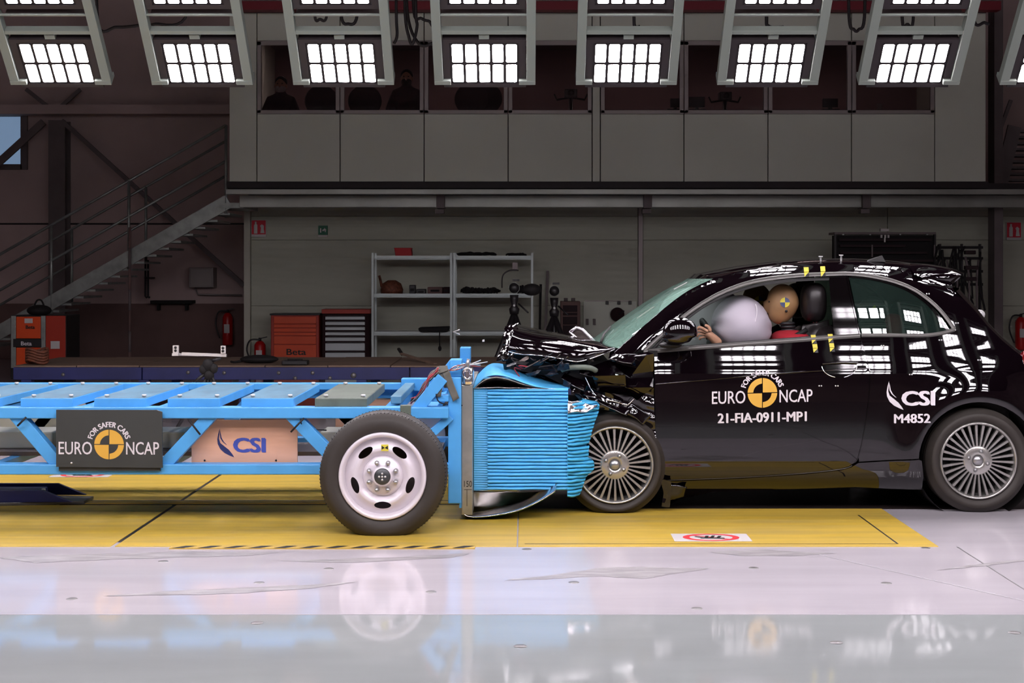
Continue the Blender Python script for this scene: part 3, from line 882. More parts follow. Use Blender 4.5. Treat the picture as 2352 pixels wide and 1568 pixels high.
# orange tool cabinet at the left
DT = 19.5
oc = empty('tool_cabinet', V((xat(90, DT), DT, 0)), 'tall orange tool cabinet with grey edges under the stair', 'cabinet')
MB().box(xat(24, DT), xat(152, DT), DT, DT + .6, 0.05, zat(724, DT)).build('body', 'black_plastic', oc, bevel=.01)
def cab(px0, py0, px1, py1, m, name, o=.02):
    return MB().bpx(px0, py0, px1, py1, DT - o, DT + .01).build(name, m, oc, bevel=.004)
cab(37, 727, 93, 777, 'orange', 'upper_door'); cab(30, 778, 95, 797, 'black_plastic', 'band', .025); cab(37, 798, 93, 842, 'orange', 'lower_door')
cab(105, 725, 150, 832, 'orange_dark', 'side_door'); cab(25, 725, 36, 845, 'galvanised', 'edge_post'); cab(94, 725, 104, 812, 'galvanised', 'edge_post')
cab(56, 731, 75, 742, 'sign_white', 'paper_note', .023); cab(116, 783, 137, 801, 'sign_white', 'paper_note', .023)
text_px('Beta', (48, 784, 73, 793), lambda x, y: P(x, y, DT - .028), 'decal_white', oc, bold=.5)
text_px('Beta', (59, 747, 80, 755), lambda x, y: P(x, y, DT - .024), 'slot_dark', oc, bold=.5)
gp = P(90, 722, DT + .2); gp.z = zat(724, DT)
gb = empty('tool_bag', gp, 'black lumpy tool bag on top of the tall orange cabinet', 'bag')
MB().ball(gp + V((0, 0, .06)), .16, .14, .075).build('bag_body', 'black_matt', gb)
MB().tube(catmull([gp + V((-.07, 0, .1)), gp + V((-.03, 0, .19)), gp + V((.03, 0, .19)), gp + V((.07, 0, .1))], 10), .012).build('handle', 'black_matt', gb)
rp = P(80, 838, DT - .3)

# two tool chests by the back wall
DC = 22.2
tc = empty('tool_chest', V((xat(678, DC), DC, 0)), 'closed orange tool chest beside the drawer chest', 'tool chest')
MB().box(xat(622, DC), xat(733, DC), DC, DC + .45, .08, zat(722, DC)).build('body', 'orange_dark', tc, bevel=.01)
MB().box(xat(620, DC), xat(735, DC), DC - .02, DC + .46, zat(724, DC), zat(720, DC)).build('lid', 'black_plastic', tc, bevel=.005)
for y0, y1 in ((727, 743), (745, 752), (754, 762), (764, 770), (772, 790), (792, 828)):
    MB().bpx(629, y0, 726, y1, DC - .018, DC + .01).build('drawer', 'orange', tc, bevel=.004)
text_px('Beta', (658, 801, 703, 815), lambda x, y: P(x, y, DC - .021), 'slot_dark', tc, bold=.5)
for px in (632, 723): MB().lathe([(0, -.03), (.05, -.03), (.05, .03), (0, .03)], V((xat(px, DC), DC + .2, .05)), 'x', 16).build('caster', 'rubber_black', tc)
td = empty('tool_chest', V((xat(795, DC), DC, 0)), 'dark red tool chest with grey drawer fronts', 'tool chest')
MB().box(xat(740, DC), xat(850, DC), DC, DC + .45, .08, zat(711, DC)).build('body', 'cloth_dark', td, bevel=.01)
MB().box(xat(739, DC), xat(851, DC), DC - .025, DC + .46, zat(720, DC), zat(710, DC)).build('lid', 'orange_dark', td, bevel=.005)
for y0, y1 in ((727, 734), (739, 746.5), (751, 758), (763, 770), (775, 783), (788, 805), (810, 830)):
    o = MB().bpx(747, y0, 838, y1, DC - .02, DC + .01).build('drawer', 'drawer_grey', td, bevel=.004)
    MB().bpx(750, y0 - 2.2, 835, y0 - .3, DC - .03, DC).build('handle', 'black_plastic', o)
for px in (750, 836): MB().lathe([(0, -.03), (.05, -.03), (.05, .03), (0, .03)], V((xat(px, DC), DC + .2, .05)), 'x', 16).build('caster', 'rubber_black', td)

# shelving units
DR = 22.0
def rack(px0, px1, label):
    e = empty('shelving_unit', V((xat((px0 + px1) / 2, DR), DR, 0)), label, 'shelving', 'grey shelving units by the back wall')
    x0, x1 = xat(px0, DR), xat(px1, DR)
    for x in (x0 + .018, x1 - .018):
        for y in (DR, DR + .45):
            MB().box(x - .018, x + .018, y, y + .03, 0, zat(580, DR)).build('upright', 'rack_grey', e, bevel=.002)
    for py in (587, 674, 761):
        z1, z0 = zat(py, DR), zat(py + 9, DR)
        m = MB(); m.box(x0 + .03, x1 - .03, DR + .004, DR + .03, z0 + .02, z1); m.box(x0 + .03, x1 - .03, DR, DR + .03, z0, z0 + .016); m.build('shelf_beam', 'rack_grey', e)
        MB().box(x0 + .03, x1 - .03, DR + .45, DR + .475, z0, z1).build('shelf_beam', 'rack_grey', e)
        MB().box(x0 + .03, x1 - .03, DR + .03, DR + .45, z1 - .016, z1 - .004).build('shelf_board', 'frame_alu', e)
    return e
rack(853, 1039, 'left grey metal shelving unit with a red box on top')
rack(1041, 1225, 'right grey metal shelving unit with cables on its shelves')
zs = [zat(587, DR) - .004, zat(674, DR) - .004, zat(761, DR) - .004]
def shelf_thing(name, label, cat, px, zi, d=.2, group=None):
    return empty(name, V((xat(px, DR + d), DR + d, zs[zi])), label, cat, group)
e = shelf_thing('crate', 'small red box on top of the left shelving unit', 'box', 928, 0)
m = MB(); x = e.location.x; z = zs[0]; y = e.location.y
m.hexa([(x - .12, y - .1, z), (x + .125, y - .1, z), (x + .125, y + .1, z), (x - .12, y + .1, z), (x - .135, y - .11, z + .11), (x + .115, y - .11, z + .115), (x + .115, y + .11, z + .115), (x - .135, y + .11, z + .11)]); m.build('tub', 'red_box', e, bevel=.008)
MB().box(x - .14, x + .12, y - .115, y + .115, z + .108, z + .122).build('lid', 'red_box', e, bevel=.004)
e = shelf_thing('basket', 'brown wicker-like bag with a raised strap on the left middle shelf', 'bag', 900, 1)
x, y, z = e.location
MB().lathe([(0, 0), (.16, 0), (.17, .06), (.14, .15), (.06, .2), (0, .2)], (x, y, z), 'z', 18).build('bag_body', 'brown_bag', e)
MB().tube([V((x - .15, y, z + .1)), V((x - .17, y, z + .2)), V((x - .19, y, z + .27))], .02).build('strap', 'brown_bag', e)
def small_box(px, w, h, label, zi, m='black_plastic', d=.2):
    e = shelf_thing('equipment_box', label, 'box', px, zi, d)
    x, y, z = e.location
    MB().box(x - w / 2, x + w / 2, y - .1, y + .1, z, z + h).build('case', m, e, bevel=.01)
    MB().box(x - w * .3, x + w * .3, y - .11, y - .098, z + h * .3, z + h * .6).build('latch', 'black_matt', e)
small_box(948, .09, .13, 'upright black box on the left middle shelf', 1)
small_box(968, .14, .07, 'low black box on the left middle shelf beside the upright box', 1)
small_box(1000, .22, .1, 'brown flat case on the left middle shelf', 1, 'wall_low')
small_box(1026, .1, .1, 'small red case at the right end of the left middle shelf', 1, 'cloth_dark')
def cable_pile(px, zi, w, h, label, seed, d=.22):
    e = shelf_thing('cable_pile', label, 'cables', px, zi, d)
    x, y, z = e.location
    rnd = random.Random(seed); m = MB()
    for k in range(12):
        a = rnd.uniform(0, 6.28); pts = []
        cx = x + rnd.uniform(-.5, .5) * w * .6; r = w * rnd.uniform(.15, .3)
        for t in range(13):
            th = a + t * .55
            pts.append(V((cx + r * math.cos(th), y + .12 * math.sin(th), z + .012 + h * rnd.uniform(0, 1) * (1 - abs(math.cos(th)) * .5))))
        m.tube(catmull(pts, 36), .012, 5)
    m.build('coil', 'black_matt', e); tag(e.children[0], kind='stuff')
cable_pile(1075, 1, .3, .1, 'black cable heap at the left end of the right middle shelf', 1)
cable_pile(1115, 1, .4, .08, 'wide black cable heap in the centre of the right middle shelf', 2)
cable_pile(1205, 1, .2, .12, 'tangled black cables at the right end of the right middle shelf', 3)
cable_pile(1100, 0, .55, .05, 'loose black straps along the top of the right shelving unit', 4)
cable_pile(1185, 0, .3, .03, 'flat black strap at the right end of the right shelving unit top', 5)
e = shelf_thing('black_case', 'long black case overhanging the lowest shelf of the left unit', 'case', 1000, 2)
x, y, z = e.location
m = MB(); m.hexa([(x - .22, y - .3, z), (x + .2, y - .3, z), (x + .2, y + .1, z), (x - .22, y + .1, z), (x - .24, y - .3, z + .06), (x + .22, y - .3, z + .075), (x + .22, y + .1, z + .075), (x - .24, y + .1, z + .06)]); m.build('shell', 'black_matt', e, bevel=.02)
MB().tube([V((x + .08, y - .31, z + .02)), V((x + .08, y - .32, z - .15)), V((x + .085, y - .32, z - .22))], .008).build('strap', 'black_matt', e)
MB().ball(V((x + .085, y - .32, z - .24)), .025, .02, .04, 10, 8).build('strap_buckle', 'black_matt', e)

# signs on the back wall
def ext_sign(px0, py0, px1, py1, label):
    c = P((px0 + px1) / 2, py1, DW - .04)
    e = empty('fire_sign', c, label, 'sign', 'fire extinguisher signs')
    f = lambda a, b, d=DW - .052: P(a, b, d)
    w, h = px1 - px0, py1 - py0
    MB().bpx(px0, py0, px1, py1 + 6, DW - .045, DW - .005).build('plate', 'sign_white', e)
    MB().bpx(px0 + 1, py0 + 1, px1 - 1, py1, DW - .05, DW - .04).build('red_field', 'sign_red', e)
    q = [(.18, .95), (.18, .35), (.24, .28), (.24, .12), (.36, .12), (.36, .28), (.42, .35), (.42, .95)]
    shape_px([(px0 + w * a, py0 + h * b) for a, b in q], lambda a, b: f(a, b), 'sign_white', e, 'extinguisher_symbol')
    q = [(.62, .92), (.66, .55), (.6, .4), (.72, .3), (.86, .4), (.84, .6), (.9, .92)]
    shape_px([(px0 + w * a, py0 + h * b) for a, b in q], lambda a, b: f(a, b), 'sign_white', e, 'flame_symbol')
ext_sign(577, 505, 611, 538, 'red fire extinguisher sign on the left end of the back wall')
ext_sign(2312, 510, 2346, 545, 'red fire extinguisher sign at the right edge above the extinguisher')
c = P(741, 539, DW - .04)
e = empty('exit_sign', c, 'small green emergency exit sign on the back wall', 'sign')
MB().bpx(731, 518, 752, 539, DW - .045, DW - .005).build('plate', 'sign_green', e)
MB().bpx(731, 540, 752, 544, DW - .045, DW - .005).build('caption_strip', 'sign_white', e)
f = lambda a, b: P(a, b, DW - .05)
shape_px([(735, 524), (738, 524), (738, 534), (735, 534)], f, 'sign_white', e, 'door_symbol')
shape_px([(740, 528), (745, 525), (745, 523), (749, 527), (748, 533), (746, 533), (746, 529), (741, 531)], f, 'sign_white', e, 'arrow_symbol')

# fire extinguishers
def extinguisher(px, py_top, h, d, label, floor_z=0.0, hose=True, wall=False):
    x = xat(px, d)
    zb0 = zat(py_top, d) - h
    e = empty('fire_extinguisher', V((x, d, zb0)), label, 'extinguisher', 'fire extinguishers')
    r = .085
    MB().lathe([(0, 0), (r * .9, 0), (r, .02), (r, h * .78), (r * .7, h * .88), (.03, h * .93), (0, h * .93)], (x, d, zb0), 'z', 20).build('cylinder', 'red_extinguisher', e)
    MB().lathe([(0, 0), (.022, 0), (.022, .05), (0, .05)], (x, d, zb0 + h * .92), 'z', 12).build('valve', 'black_plastic', e)
    MB().bar(V((x - .02, d, zb0 + h)), V((x + .11, d, zb0 + h + .03)), .02, .015).build('lever', 'black_plastic', e)
    MB().tube(catmull([V((x, d - .02, zb0 + h * .97)), V((x - .14, d - .04, zb0 + h * .95)), V((x - .19, d - .04, zb0 + h * .6)), V((x - .12, d - .05, zb0 + h * .2))], 20), .013).build('hose', 'black_plastic', e)
    MB().box(x - .045, x + .045, d - r - .004, d - r + .03, zb0 + h * .35, zb0 + h * .6).build('label_plate', 'sign_white', e)
    if wall: MB().box(x - .02, x + .02, d, wall, zb0 + h * .8, zb0 + h * .83).build('wall_hook', 'black_plastic', e)
    else: MB().lathe([(0, 0), (.11, 0), (.11, .02), (0, .02)], (x, d, zb0 - .02), 'z', 16).build('stand_ring', 'black_plastic', e)
extinguisher(523, 712, .58, DL - .25, 'dark red extinguisher hung on the far wall left of the corner post', wall=DL - .07)
extinguisher(597, 778, .42, DW - .45, 'red extinguisher with looped hose beside the orange tool chest')
extinguisher(2345, 722, .54, DW - .2, 'red extinguisher on the wall at the right edge behind the car', wall=DW - .005)

# tripods with cameras behind the car
def tripod(px, py_head, d, label, loop=False, s=1.0):
    c = P(px, py_head, d)
    e = empty('camera_tripod', V((c.x, d, 0)), label, 'tripod', 'camera tripods behind the car')
    MB().lathe([(.0, -.1), (.056 * s, -.1), (.06 * s, 0), (.05 * s, .12), (0, .12)], c, 'y', 20).build('camera_body', 'black_plastic', e)
    MB().lathe([(.06 * s, -.105), (.064 * s, -.105), (.064 * s, -.09), (.06 * s, -.09)], c, 'y', 24).build('lens_ring', 'galvanised', e)
    MB().box(c.x - .02, c.x + .06, d - .02, d + .05, c.z + .075 * s, c.z + .1 * s).build('handle', 'black_plastic', e)
    if loop:
        MB().tube(catmull([c + V((-.14, 0, 0)), c + V((-.13, 0, .14)), c + V((-.05, 0, .2)), c + V((.05, 0, .2))], 16), .008).build('wire_loop', 'cable_black', e)
        MB().box(c.x - .02, c.x + .04, d, d + .04, c.z + .21, c.z + .29).build('antenna_box', 'steel_dark', e)
        MB().ball(c + V((.2, 0, -.02)), .11, .08, .07, 12, 8).build('cable_bundle', 'black_matt', e)
    nk = c - V((0, 0, .3 * s))
    MB().lathe([(0, 0), (.05, 0), (.06, .06), (.03, .1), (.045, .16), (.05, .22), (0, .22)], nk, 'z', 16).build('pan_head', 'black_plastic', e)
    MB().lathe([(0, -.02), (.015, -.02), (.015, .0), (0, 0)], nk + V((0, -.06, .1)), 'y', 10).build('level_knob', 'bolt_white', e)
    MB().tube([nk + V((.05, 0, .12)), nk + V((.16, -.1, .02))], .01).build('pan_arm', 'black_plastic', e)
    for a in (200, 330, 90):
        t = math.radians(a)
        foot = V((c.x + .42 * math.cos(t), d + .42 * math.sin(t), 0.0))
        mid = nk.lerp(foot, .5)
        MB().tube([nk, mid, foot], [.035, .028, .018], 8).build('leg', 'black_plastic', e)
    MB().tube([nk, nk - V((0, 0, .45))], .02).build('centre_column', 'black_plastic', e)
    return e
tripod(1181, 661, 17.0, 'black camera tripod with a wire loop in front of the right shelving unit', True)
tripod(1273, 668, 17.5, 'black camera tripod to the right of the shelving units')
# leaning bars, trolley cabinet and wall outlets
e = empty('leaning_bar', V((xat(1241, DW - .3), DW - .4, 0)), 'dark bar leaning on the back wall right of the shelving', 'bar')
MB().bar(V((xat(1238, DW - .4), DW - .4, 0)), P(1242, 653, DW - .04), .035, .03).build('bar', 'black_matt', e); MB().lathe([(0, 0), (.03, 0), (.03, .02), (0, .02)], V((xat(1238, DW - .4), DW - .4, 0)), 'z', 10).build('foot', 'rubber_black', e)
e = empty('leaning_bar', V((xat(1253, DW - .3), DW - .3, 0)), 'grey slanted bar leaning behind the right-hand tripod', 'bar')
MB().bar(V((xat(1250, DW - .3), DW - .3, 0)), P(1258, 622, DW - .04), .04, .03).build('bar', 'steel_dark', e); MB().lathe([(0, 0), (.03, 0), (.03, .02), (0, .02)], V((xat(1250, DW - .3), DW - .3, 0)), 'z', 10).build('foot', 'rubber_black', e)
e = empty('drawer_trolley', V((xat(1310, DC), DC, 0)), 'low grey drawer trolley behind the right-hand tripod', 'trolley')
MB().box(xat(1288, DC), xat(1333, DC), DC, DC + .4, .06, zat(692, DC)).build('body', 'wall_low', e, bevel=.01)
for y0, y1 in ((701, 716), (718, 724), (727, 745), (747, 775), (777, 810)): MB().bpx(1293, y0, 1326, y1, DC - .015, DC + .01).build('drawer', 'chair_dark', e, bevel=.004)
for px in (1300, 1317): MB().lathe([(0, 0), (.03, 0), (.03, .05), (0, .05)], V((xat(px, DC), DC + .1, zat(692, DC))), 'z', 10).build('knob', 'steel_dark', e)
for px in (1293, 1328): MB().lathe([(0, -.02), (.04, -.02), (.04, .02), (0, .02)], V((xat(px, DC), DC + .2, .04)), 'x', 12).build('caster', 'rubber_black', e)
e = empty('tool_board', P(1408, 760, DW - .06), 'pale wall board with black outlets behind the windscreen', 'board')
MB().bpx(1340, 692, 1462, 800, DW - .04, DW).build('board', 'panel_grey', e, bevel=.004)
MB().bpx(1344, 690, 1450, 692, DW - .06, DW).build('rail', 'frame_alu', e)
for px in (1391, 1418, 1444): MB().bpx(px, 691, px + 7, 699, DW - .1, DW - .03).build('outlet', 'black_plastic', e, bevel=.004)
for px in (1346, 1362): MB().bpx(px, 732, px + 6, 746, DW - .07, DW - .03).build('hook', 'steel_dark', e)
e = empty('red_reel', P(1420, 732, DW - .15), 'dark red cable reel hung on the wall behind the windscreen', 'reel')
q = P(1418, 722, DW - .1)
MB().lathe([(0, -.05), (.1, -.05), (.11, 0), (.1, .05), (0, .05)], q, 'y', 20).build('drum', 'cloth_dark', e)
MB().tube([q + V((.02, -.06, 0)), q + V((.1, -.07, .06))], .012).build('crank', 'black_plastic', e)

# dark equipment rack and hanging harness on the right
DB = 21.2
e = empty('equipment_rack', V((xat(2032, DB), DB, 0)), 'wide dark equipment rack behind the car roof with a white lamp on top', 'rack')
x0, x1 = xat(1917, DB), xat(2150, DB)
for px in (1919, 2148): MB().bpx(px - 2, 534, px + 2, 845, DB, DB + .05, 0).build('post', 'black_plastic', e)
MB().bpx(1917, 533, 2150, 538, DB - .01, DB + .4).build('top_rail', 'steel_dark', e)
MB().bpx(1921, 540, 2146, 830, DB + .1, DB + .4).build('back_panel', 'black_matt', e)
for y0, px0, px1 in ((548, 1928, 2140), (562, 1930, 2080), (578, 1930, 2130), (596, 1926, 2146)): MB().bpx(px0, y0, px1, y0 + 5, DB, DB + .12).build('rail', 'chair_dark', e)
for px in (2002, 2145): MB().bpx(px, 562, px + 3, 590, DB - .02, DB).build('strap', 'steel_dark', e)
for px in (1935, 1997, 2066, 2128): MB().bpx(px, 537, px + 4, 540, DB - .03, DB).build('clip', 'galvanised', e)
MB().bpx(2023, 525, 2042, 531, DB - .02, DB + .05).build('lamp_head', 'sign_white', e)
for px in (2023, 2031.5, 2039): MB().bpx(px, 539, px + 4, 546, DB - .03, DB).build('tool_hook', 'sign_white', e)
MB().bpx(2031, 546, 2034, 556, DB - .03, DB).build('cord', 'sign_white', e)
e = empty('harness_rack', V((xat(2205, DB), DB, 0)), 'black rack of hanging wiring harnesses behind the rear of the car', 'rack')
for px in (2160, 2210, 2252): MB().bpx(px - 2, 560, px + 2, 845, DB, DB + .05, 0).build('post', 'black_plastic', e)
for y0 in (565, 590, 620, 650): MB().bpx(2152, y0, 2258, y0 + 6, DB - .02, DB + .1).build('shelf', 'black_matt', e)
rnd = random.Random(5)
for k in range(26):
    px = rnd.uniform(2155, 2255); py = rnd.uniform(560, 600)
    MB().tube(catmull([P(px, py, DB - .03), P(px + rnd.uniform(-14, 14), py + 45, DB - .08), P(px + rnd.uniform(-10, 10), py + rnd.uniform(80, 150), DB - .05)], 10), rnd.uniform(.008, .02), 5).build('harness', 'black_matt' if k % 6 else 'steel_dark', e)
for y0, w in ((575, 24), (610, 30), (636, 26)): MB().bpx(2218, y0, 2218 + w, y0 + 9, DB - .1, DB).build('spool_box', 'chair_dark', e, bevel=.01)

# navy platform with a wooden deck behind the trolley
zp = .5
pl = empty('platform', V((xat(500, 15), 15, 0)), 'low navy steel platform with a brown wooden deck behind the trolley', 'platform')
xa, xb = xat(30, 15), xat(1330, 15)
for a, b in ((xa, xat(325, 15)), (xat(327, 15), xat(940, 15)), (xat(942, 15), xb)):
    MB().box(a, b, 15.0, 15.1, zp - .13, zp - .005).build('edge_beam', 'navy', pl, bevel=.006)
    MB().box(a, b, 16.4, 16.5, zp - .13, zp - .005).build('edge_beam', 'navy', pl, bevel=.006)
nb = 9
for i in range(nb):
    a = xa + (xb - xa) * i / nb; b = xa + (xb - xa) * (i + 1) / nb
    MB().box(a + .004, b - .004, 15.02, 16.5, zp - .005, zp + .012 + .003 * (i % 2)).build('deck_board', 'plywood', pl, bevel=.003)
for px in (60, 330, 560, 830, 1100, 1300):
    x = xat(px, 15)
    for y in (15.0, 16.4): MB().box(x - .05, x + .05, y, y + .1, 0, zp - .13).build('leg', 'navy', pl)
for px, py in ((640, 856), (678, 868), (718, 856), (758, 868), (812, 862), (432, 855), (515, 856), (145, 860)):
    q = P(px, py, 15.0)
    MB().lathe([(0, -.012), (.016 if px != 812 else .025, -.012), (.02 if px != 812 else .03, 0)], q, 'y', 12).build('bolt_head', 'bolt_grey', pl)
def deck_thing(px, d, name, label, cat): return empty(name, V((xat(px, d), d, zp + .015)), label, cat)
e = deck_thing(640, 15.4, 'tool_pouch', 'flat dark pouch on the wooden deck in front of the extinguisher', 'pouch'); x, y, z = e.location
MB().ball(V((x - .2, y, z + .04)), .2, .12, .045).build('pouch', 'black_matt', e); MB().tube(catmull([V((x - .35, y, z + .03)), V((x - .45, y - .02, z + .01)), V((x - .5, y + .05, z + .012))], 10), .012).build('strap', 'black_matt', e)
e = deck_thing(672, 15.12, 'battery_box', 'small dark box on the wooden deck in front of the orange chest', 'box'); x, y, z = e.location
MB().box(x - .1, x + .16, y - .08, y + .08, z, z + .045).build('case', 'black_plastic', e, bevel=.01); MB().bar(V((x - .05, y, z + .052)), V((x + .1, y, z + .052)), .016).build('handle', 'black_matt', e)
e = deck_thing(930, 15.6, 'wooden_lath', 'dark lath propped on the wooden deck before the shelving', 'lath'); x, y, z = e.location
MB().bar(P(922, 812, 15.9), P(1000, 836, 15.3), .035, .02).build('lath', 'plywood', e); MB().bar(P(915, 800, 15.95), P(925, 815, 15.9), .03, .02).build('tip', 'black_matt', e)
e = deck_thing(85, 15.2, 'cable_coil', 'coil of brown cable at the left end of the platform', 'cable'); x, y, z = e.location
for k in range(5): MB().tube([V((x + .11 * math.cos(t * .5), y + .06 * math.sin(t * .5), z + .03 + k * .028 + .02 * math.sin(t))) for t in range(14)], .014, 6).build('turn', 'brown_bag', e)
# white target bar on a dark camera stand behind the trolley
DV = 12.6
e = empty('target_stand', V((xat(478, DV), DV, 0)), 'white bar with black target plates on a dark clamp stand behind the trolley', 'stand')
MB().bar(P(418, 812, DV), P(520, 816, DV), .03, .024).build('bar', 'sign_white', e)
for px, y0, y1, w in ((403, 793, 817, 11), (512, 794, 812, 9)):
    o = MB().bpx(px - w * .6, y0, px + w * .6, y1, DV - .03, DV).build('target_plate', 'sign_white', e, bevel=.003)
    for yy in (y0 + 5, y0 + 12): 
        q = P(px, yy, DV - .031); MB().lathe([(0, 0), (.012, 0), (.012, .003)], q, 'y', 12).build('target_dot', 'marker_black', o)
MB().bpx(395, 811, 409, 817, DV - .04, DV + .02).build('plate_foot', 'sign_white', e)
MB().tube([P(470, 815, DV), P(410, 814, DV)], .012).build('rear_rod', 'sign_white', e)
for k, (px, py, r) in enumerate(((478, 838, .05), (468, 848, .04), (490, 846, .04), (480, 860, .045))): MB().ball(P(px, py, DV), r, r, r * 1.1, 10, 8).build('clamp', 'black_matt', e)
for a, b in (((480, 850), (432, 890)), ((480, 850), (500, 895)), ((482, 830), (508, 822)), ((478, 860), (478, 900))):
    MB().tube([P(*a, DV), P(*b, DV)], .014).build('rod', 'black_plastic', e)
for t in (200, 330, 90):
    t = math.radians(t); q = P(479, 862, DV)
    MB().tube([q, V((q.x + .35 * math.cos(t), DV + .35 * math.sin(t), 0))], .016).build('leg', 'black_plastic', e)

# ------------------------------------------------------------------ wheels
def tyre_mesh(c, R, rin, width, ground=0.0, groove=True):
    m = MB(); y = 0
    prof = [(rin, .02), (rin + .012, .008), (rin + (R - rin) * .3, -.004), (rin + (R - rin) * .6, -.006), (R - .03, .006), (R - .012, .022), (R - .002, .042)]
    if groove:
        for g in (.28, .5, .72):
            t = width * g
            prof += [(R, t - .012), (R - .008, t - .008), (R - .008, t + .008), (R, t + .012)]
    prof += [(R - .002, width - .042), (R - .012, width - .022), (R - .03, width - .006), (rin + (R - rin) * .5, width + .004), (rin, width - .02)]
    m.lathe(prof, c, 'y', 96)
    vs = []
    for x, y, z in m.v:
        if z < ground + .06:
            k = max(0.0, (ground + .06 - z))
            dy = -.35 * k if y < c[1] + width / 2 else .35 * k
            y += dy * .6
        vs.append((x, y, max(z, ground)))
    m.v = vs
    return m

def cdt_disc(rout, rin, holes, prof, n=64):
    """planar ring with holes (polygons in xz) mapped to y = prof(r)"""
    loops = [[(rout * math.cos(2 * math.pi * i / n), rout * math.sin(2 * math.pi * i / n)) for i in range(n)], [(rin * math.cos(2 * math.pi * i / n), rin * math.sin(2 * math.pi * i / n)) for i in range(n)]] + holes
    pts = []; ed = []
    for lp in loops:
        s = len(pts); pts += [V(p) for p in lp]; ed += [(s + i, s + (i + 1) % len(lp)) for i in range(len(lp))]
    k = 1
    rr = rin + .012
    while rr < rout - .006:
        cnt = max(24, int(rr * 2 * math.pi / .014))
        for i in range(cnt):
            p = (rr * math.cos(2 * math.pi * (i + .5 * k) / cnt), rr * math.sin(2 * math.pi * (i + .5 * k) / cnt))
            if not any(inside(p, [(h[0] * 1, h[1] * 1) for h in hl]) for hl in holes): pts.append(V(p))
        rr += .012; k += 1
    r = delaunay_2d_cdt(pts, ed, [], 0, 1e-6)
    fs = []
    for f in r[2]:
        c = sum((r[0][i] for i in f), V((0, 0))) / len(f)
        if rin < c.length < rout and not any(inside((c.x, c.y), h) for h in holes): fs.append(tuple(f))
    return [(p.x, prof(p.length), p.y) for p in r[0]], fs

# ------------------------------------------------------------------ barrier trolley
DN = 8.62
tro = empty('barrier_trolley', V((xat(500, DN), 9.34, 0)), 'blue steel crash trolley with bolted deck plates and one near wheel', 'trolley')
def tz(py, d=DN): return zat(py, d)
DF = 10.0
for d0, d1 in ((DN, DN + .1), (DF, DF + .1)):
    tag_n = 'top_chord'
    MB().box(xat(-200, DN), xat(1030, DN), d0, d1, tz(961), tz(935)).build('top_chord', 'trolley_blue', tro, bevel=.006)
    MB().box(xat(-200, DN), xat(1030, DN), d0, d1, tz(1090), tz(1066)).build('bottom_chord', 'trolley_blue', tro, bevel=.006)
    for p0, p1, w in (((28, 950), (138, 1078), .075), ((366, 1078), (486, 950), .075), ((664, 950), (790, 1080), .075), ((-130, 1078), (-20, 950), .075)):
        a = P(*p0, DN); b = P(*p1, DN); a.y = b.y = d0 + .055
        MB().bar(a, b, w, .07, (0, 1, 0)).build('diagonal', 'trolley_blue', tro, bevel=.004)
    MB().box(xat(1028, DN), xat(1058, DN), d0 + .06, d1 + .1, tz(1160), tz(868)).build('front_post', 'trolley_blue', tro, bevel=.005)
    MB().box(xat(1031, DN), xat(1059, DN), d0 + .1, d1 + .14, tz(868), tz(828)).build('post_head', 'trolley_blue', tro, bevel=.005)
    a = P(948, 952, DN); b = P(1016, 868, DN); a.y = b.y = d0 + .07
    MB().bar(a, b, .07, .08, (0, 1, 0)).build('gusset', 'trolley_blue', tro, bevel=.004)
    a = P(975, 1012, DN); b = P(1034, 958, DN); a.y = b.y = d0 + .07
    MB().bar(a, b, .05, .07, (0, 1, 0)).build('gusset', 'trolley_blue', tro, bevel=.004)
    MB().box(xat(985, DN), xat(1030, DN), d0 + .05, d1 + .02, tz(924), tz(908)).build('gusset_tie', 'trolley_blue', tro, bevel=.004)
for px in (-120, 60, 250, 420, 600, 780, 915, 1000):
    x = xat(px, 9.3)
    MB().box(x - .04, x + .04, DN + .1, DF, tz(960), tz(940)).build('cross_member', 'trolley_blue', tro, bevel=.004)
    MB().box(x - .03, x + .03, DN + .1, DF, tz(1088), tz(1070)).build('cross_member', 'trolley_blue', tro, bevel=.004)
MB().box(xat(880, DN), xat(990, DN), DF - .12, DF - .02, tz(938), tz(905)).build('rear_channel', 'trolley_blue', tro, bevel=.005)
MB().box(xat(890, DN), xat(915, DN), DN + .2, DF - .1, tz(934), tz(916)).build('deck_channel', 'trolley_top', tro, bevel=.005)
MB().box(xat(-200, DN), xat(880, DN), DF - .1, DF - .02, tz(935), tz(918)).build('deck_rail', 'trolley_blue', tro, bevel=.004)
MB().box(xat(-200, DN), xat(1000, DN), 9.1, 9.6, tz(1070), tz(1060)).build('ballast_tray', 'steel_dark', tro)
for a, b in ((-150, 40), (60, 250), (270, 420), (700, 900)): MB().box(xat(a, DN), xat(b, DN), 9.25, 9.55, tz(1060), tz(1018)).build('ballast_block', 'wall_paint', tro, bevel=.01)
MB().box(xat(-200, DN), xat(150, DN), DF + .02, DF + .04, tz(1062), tz(965)).build('infill_panel', 'wall_paint', tro)
MB().box(xat(700, DN), xat(860, DN), DF + .02, DF + .04, tz(1062), tz(965)).build('infill_panel', 'board_wood', tro)
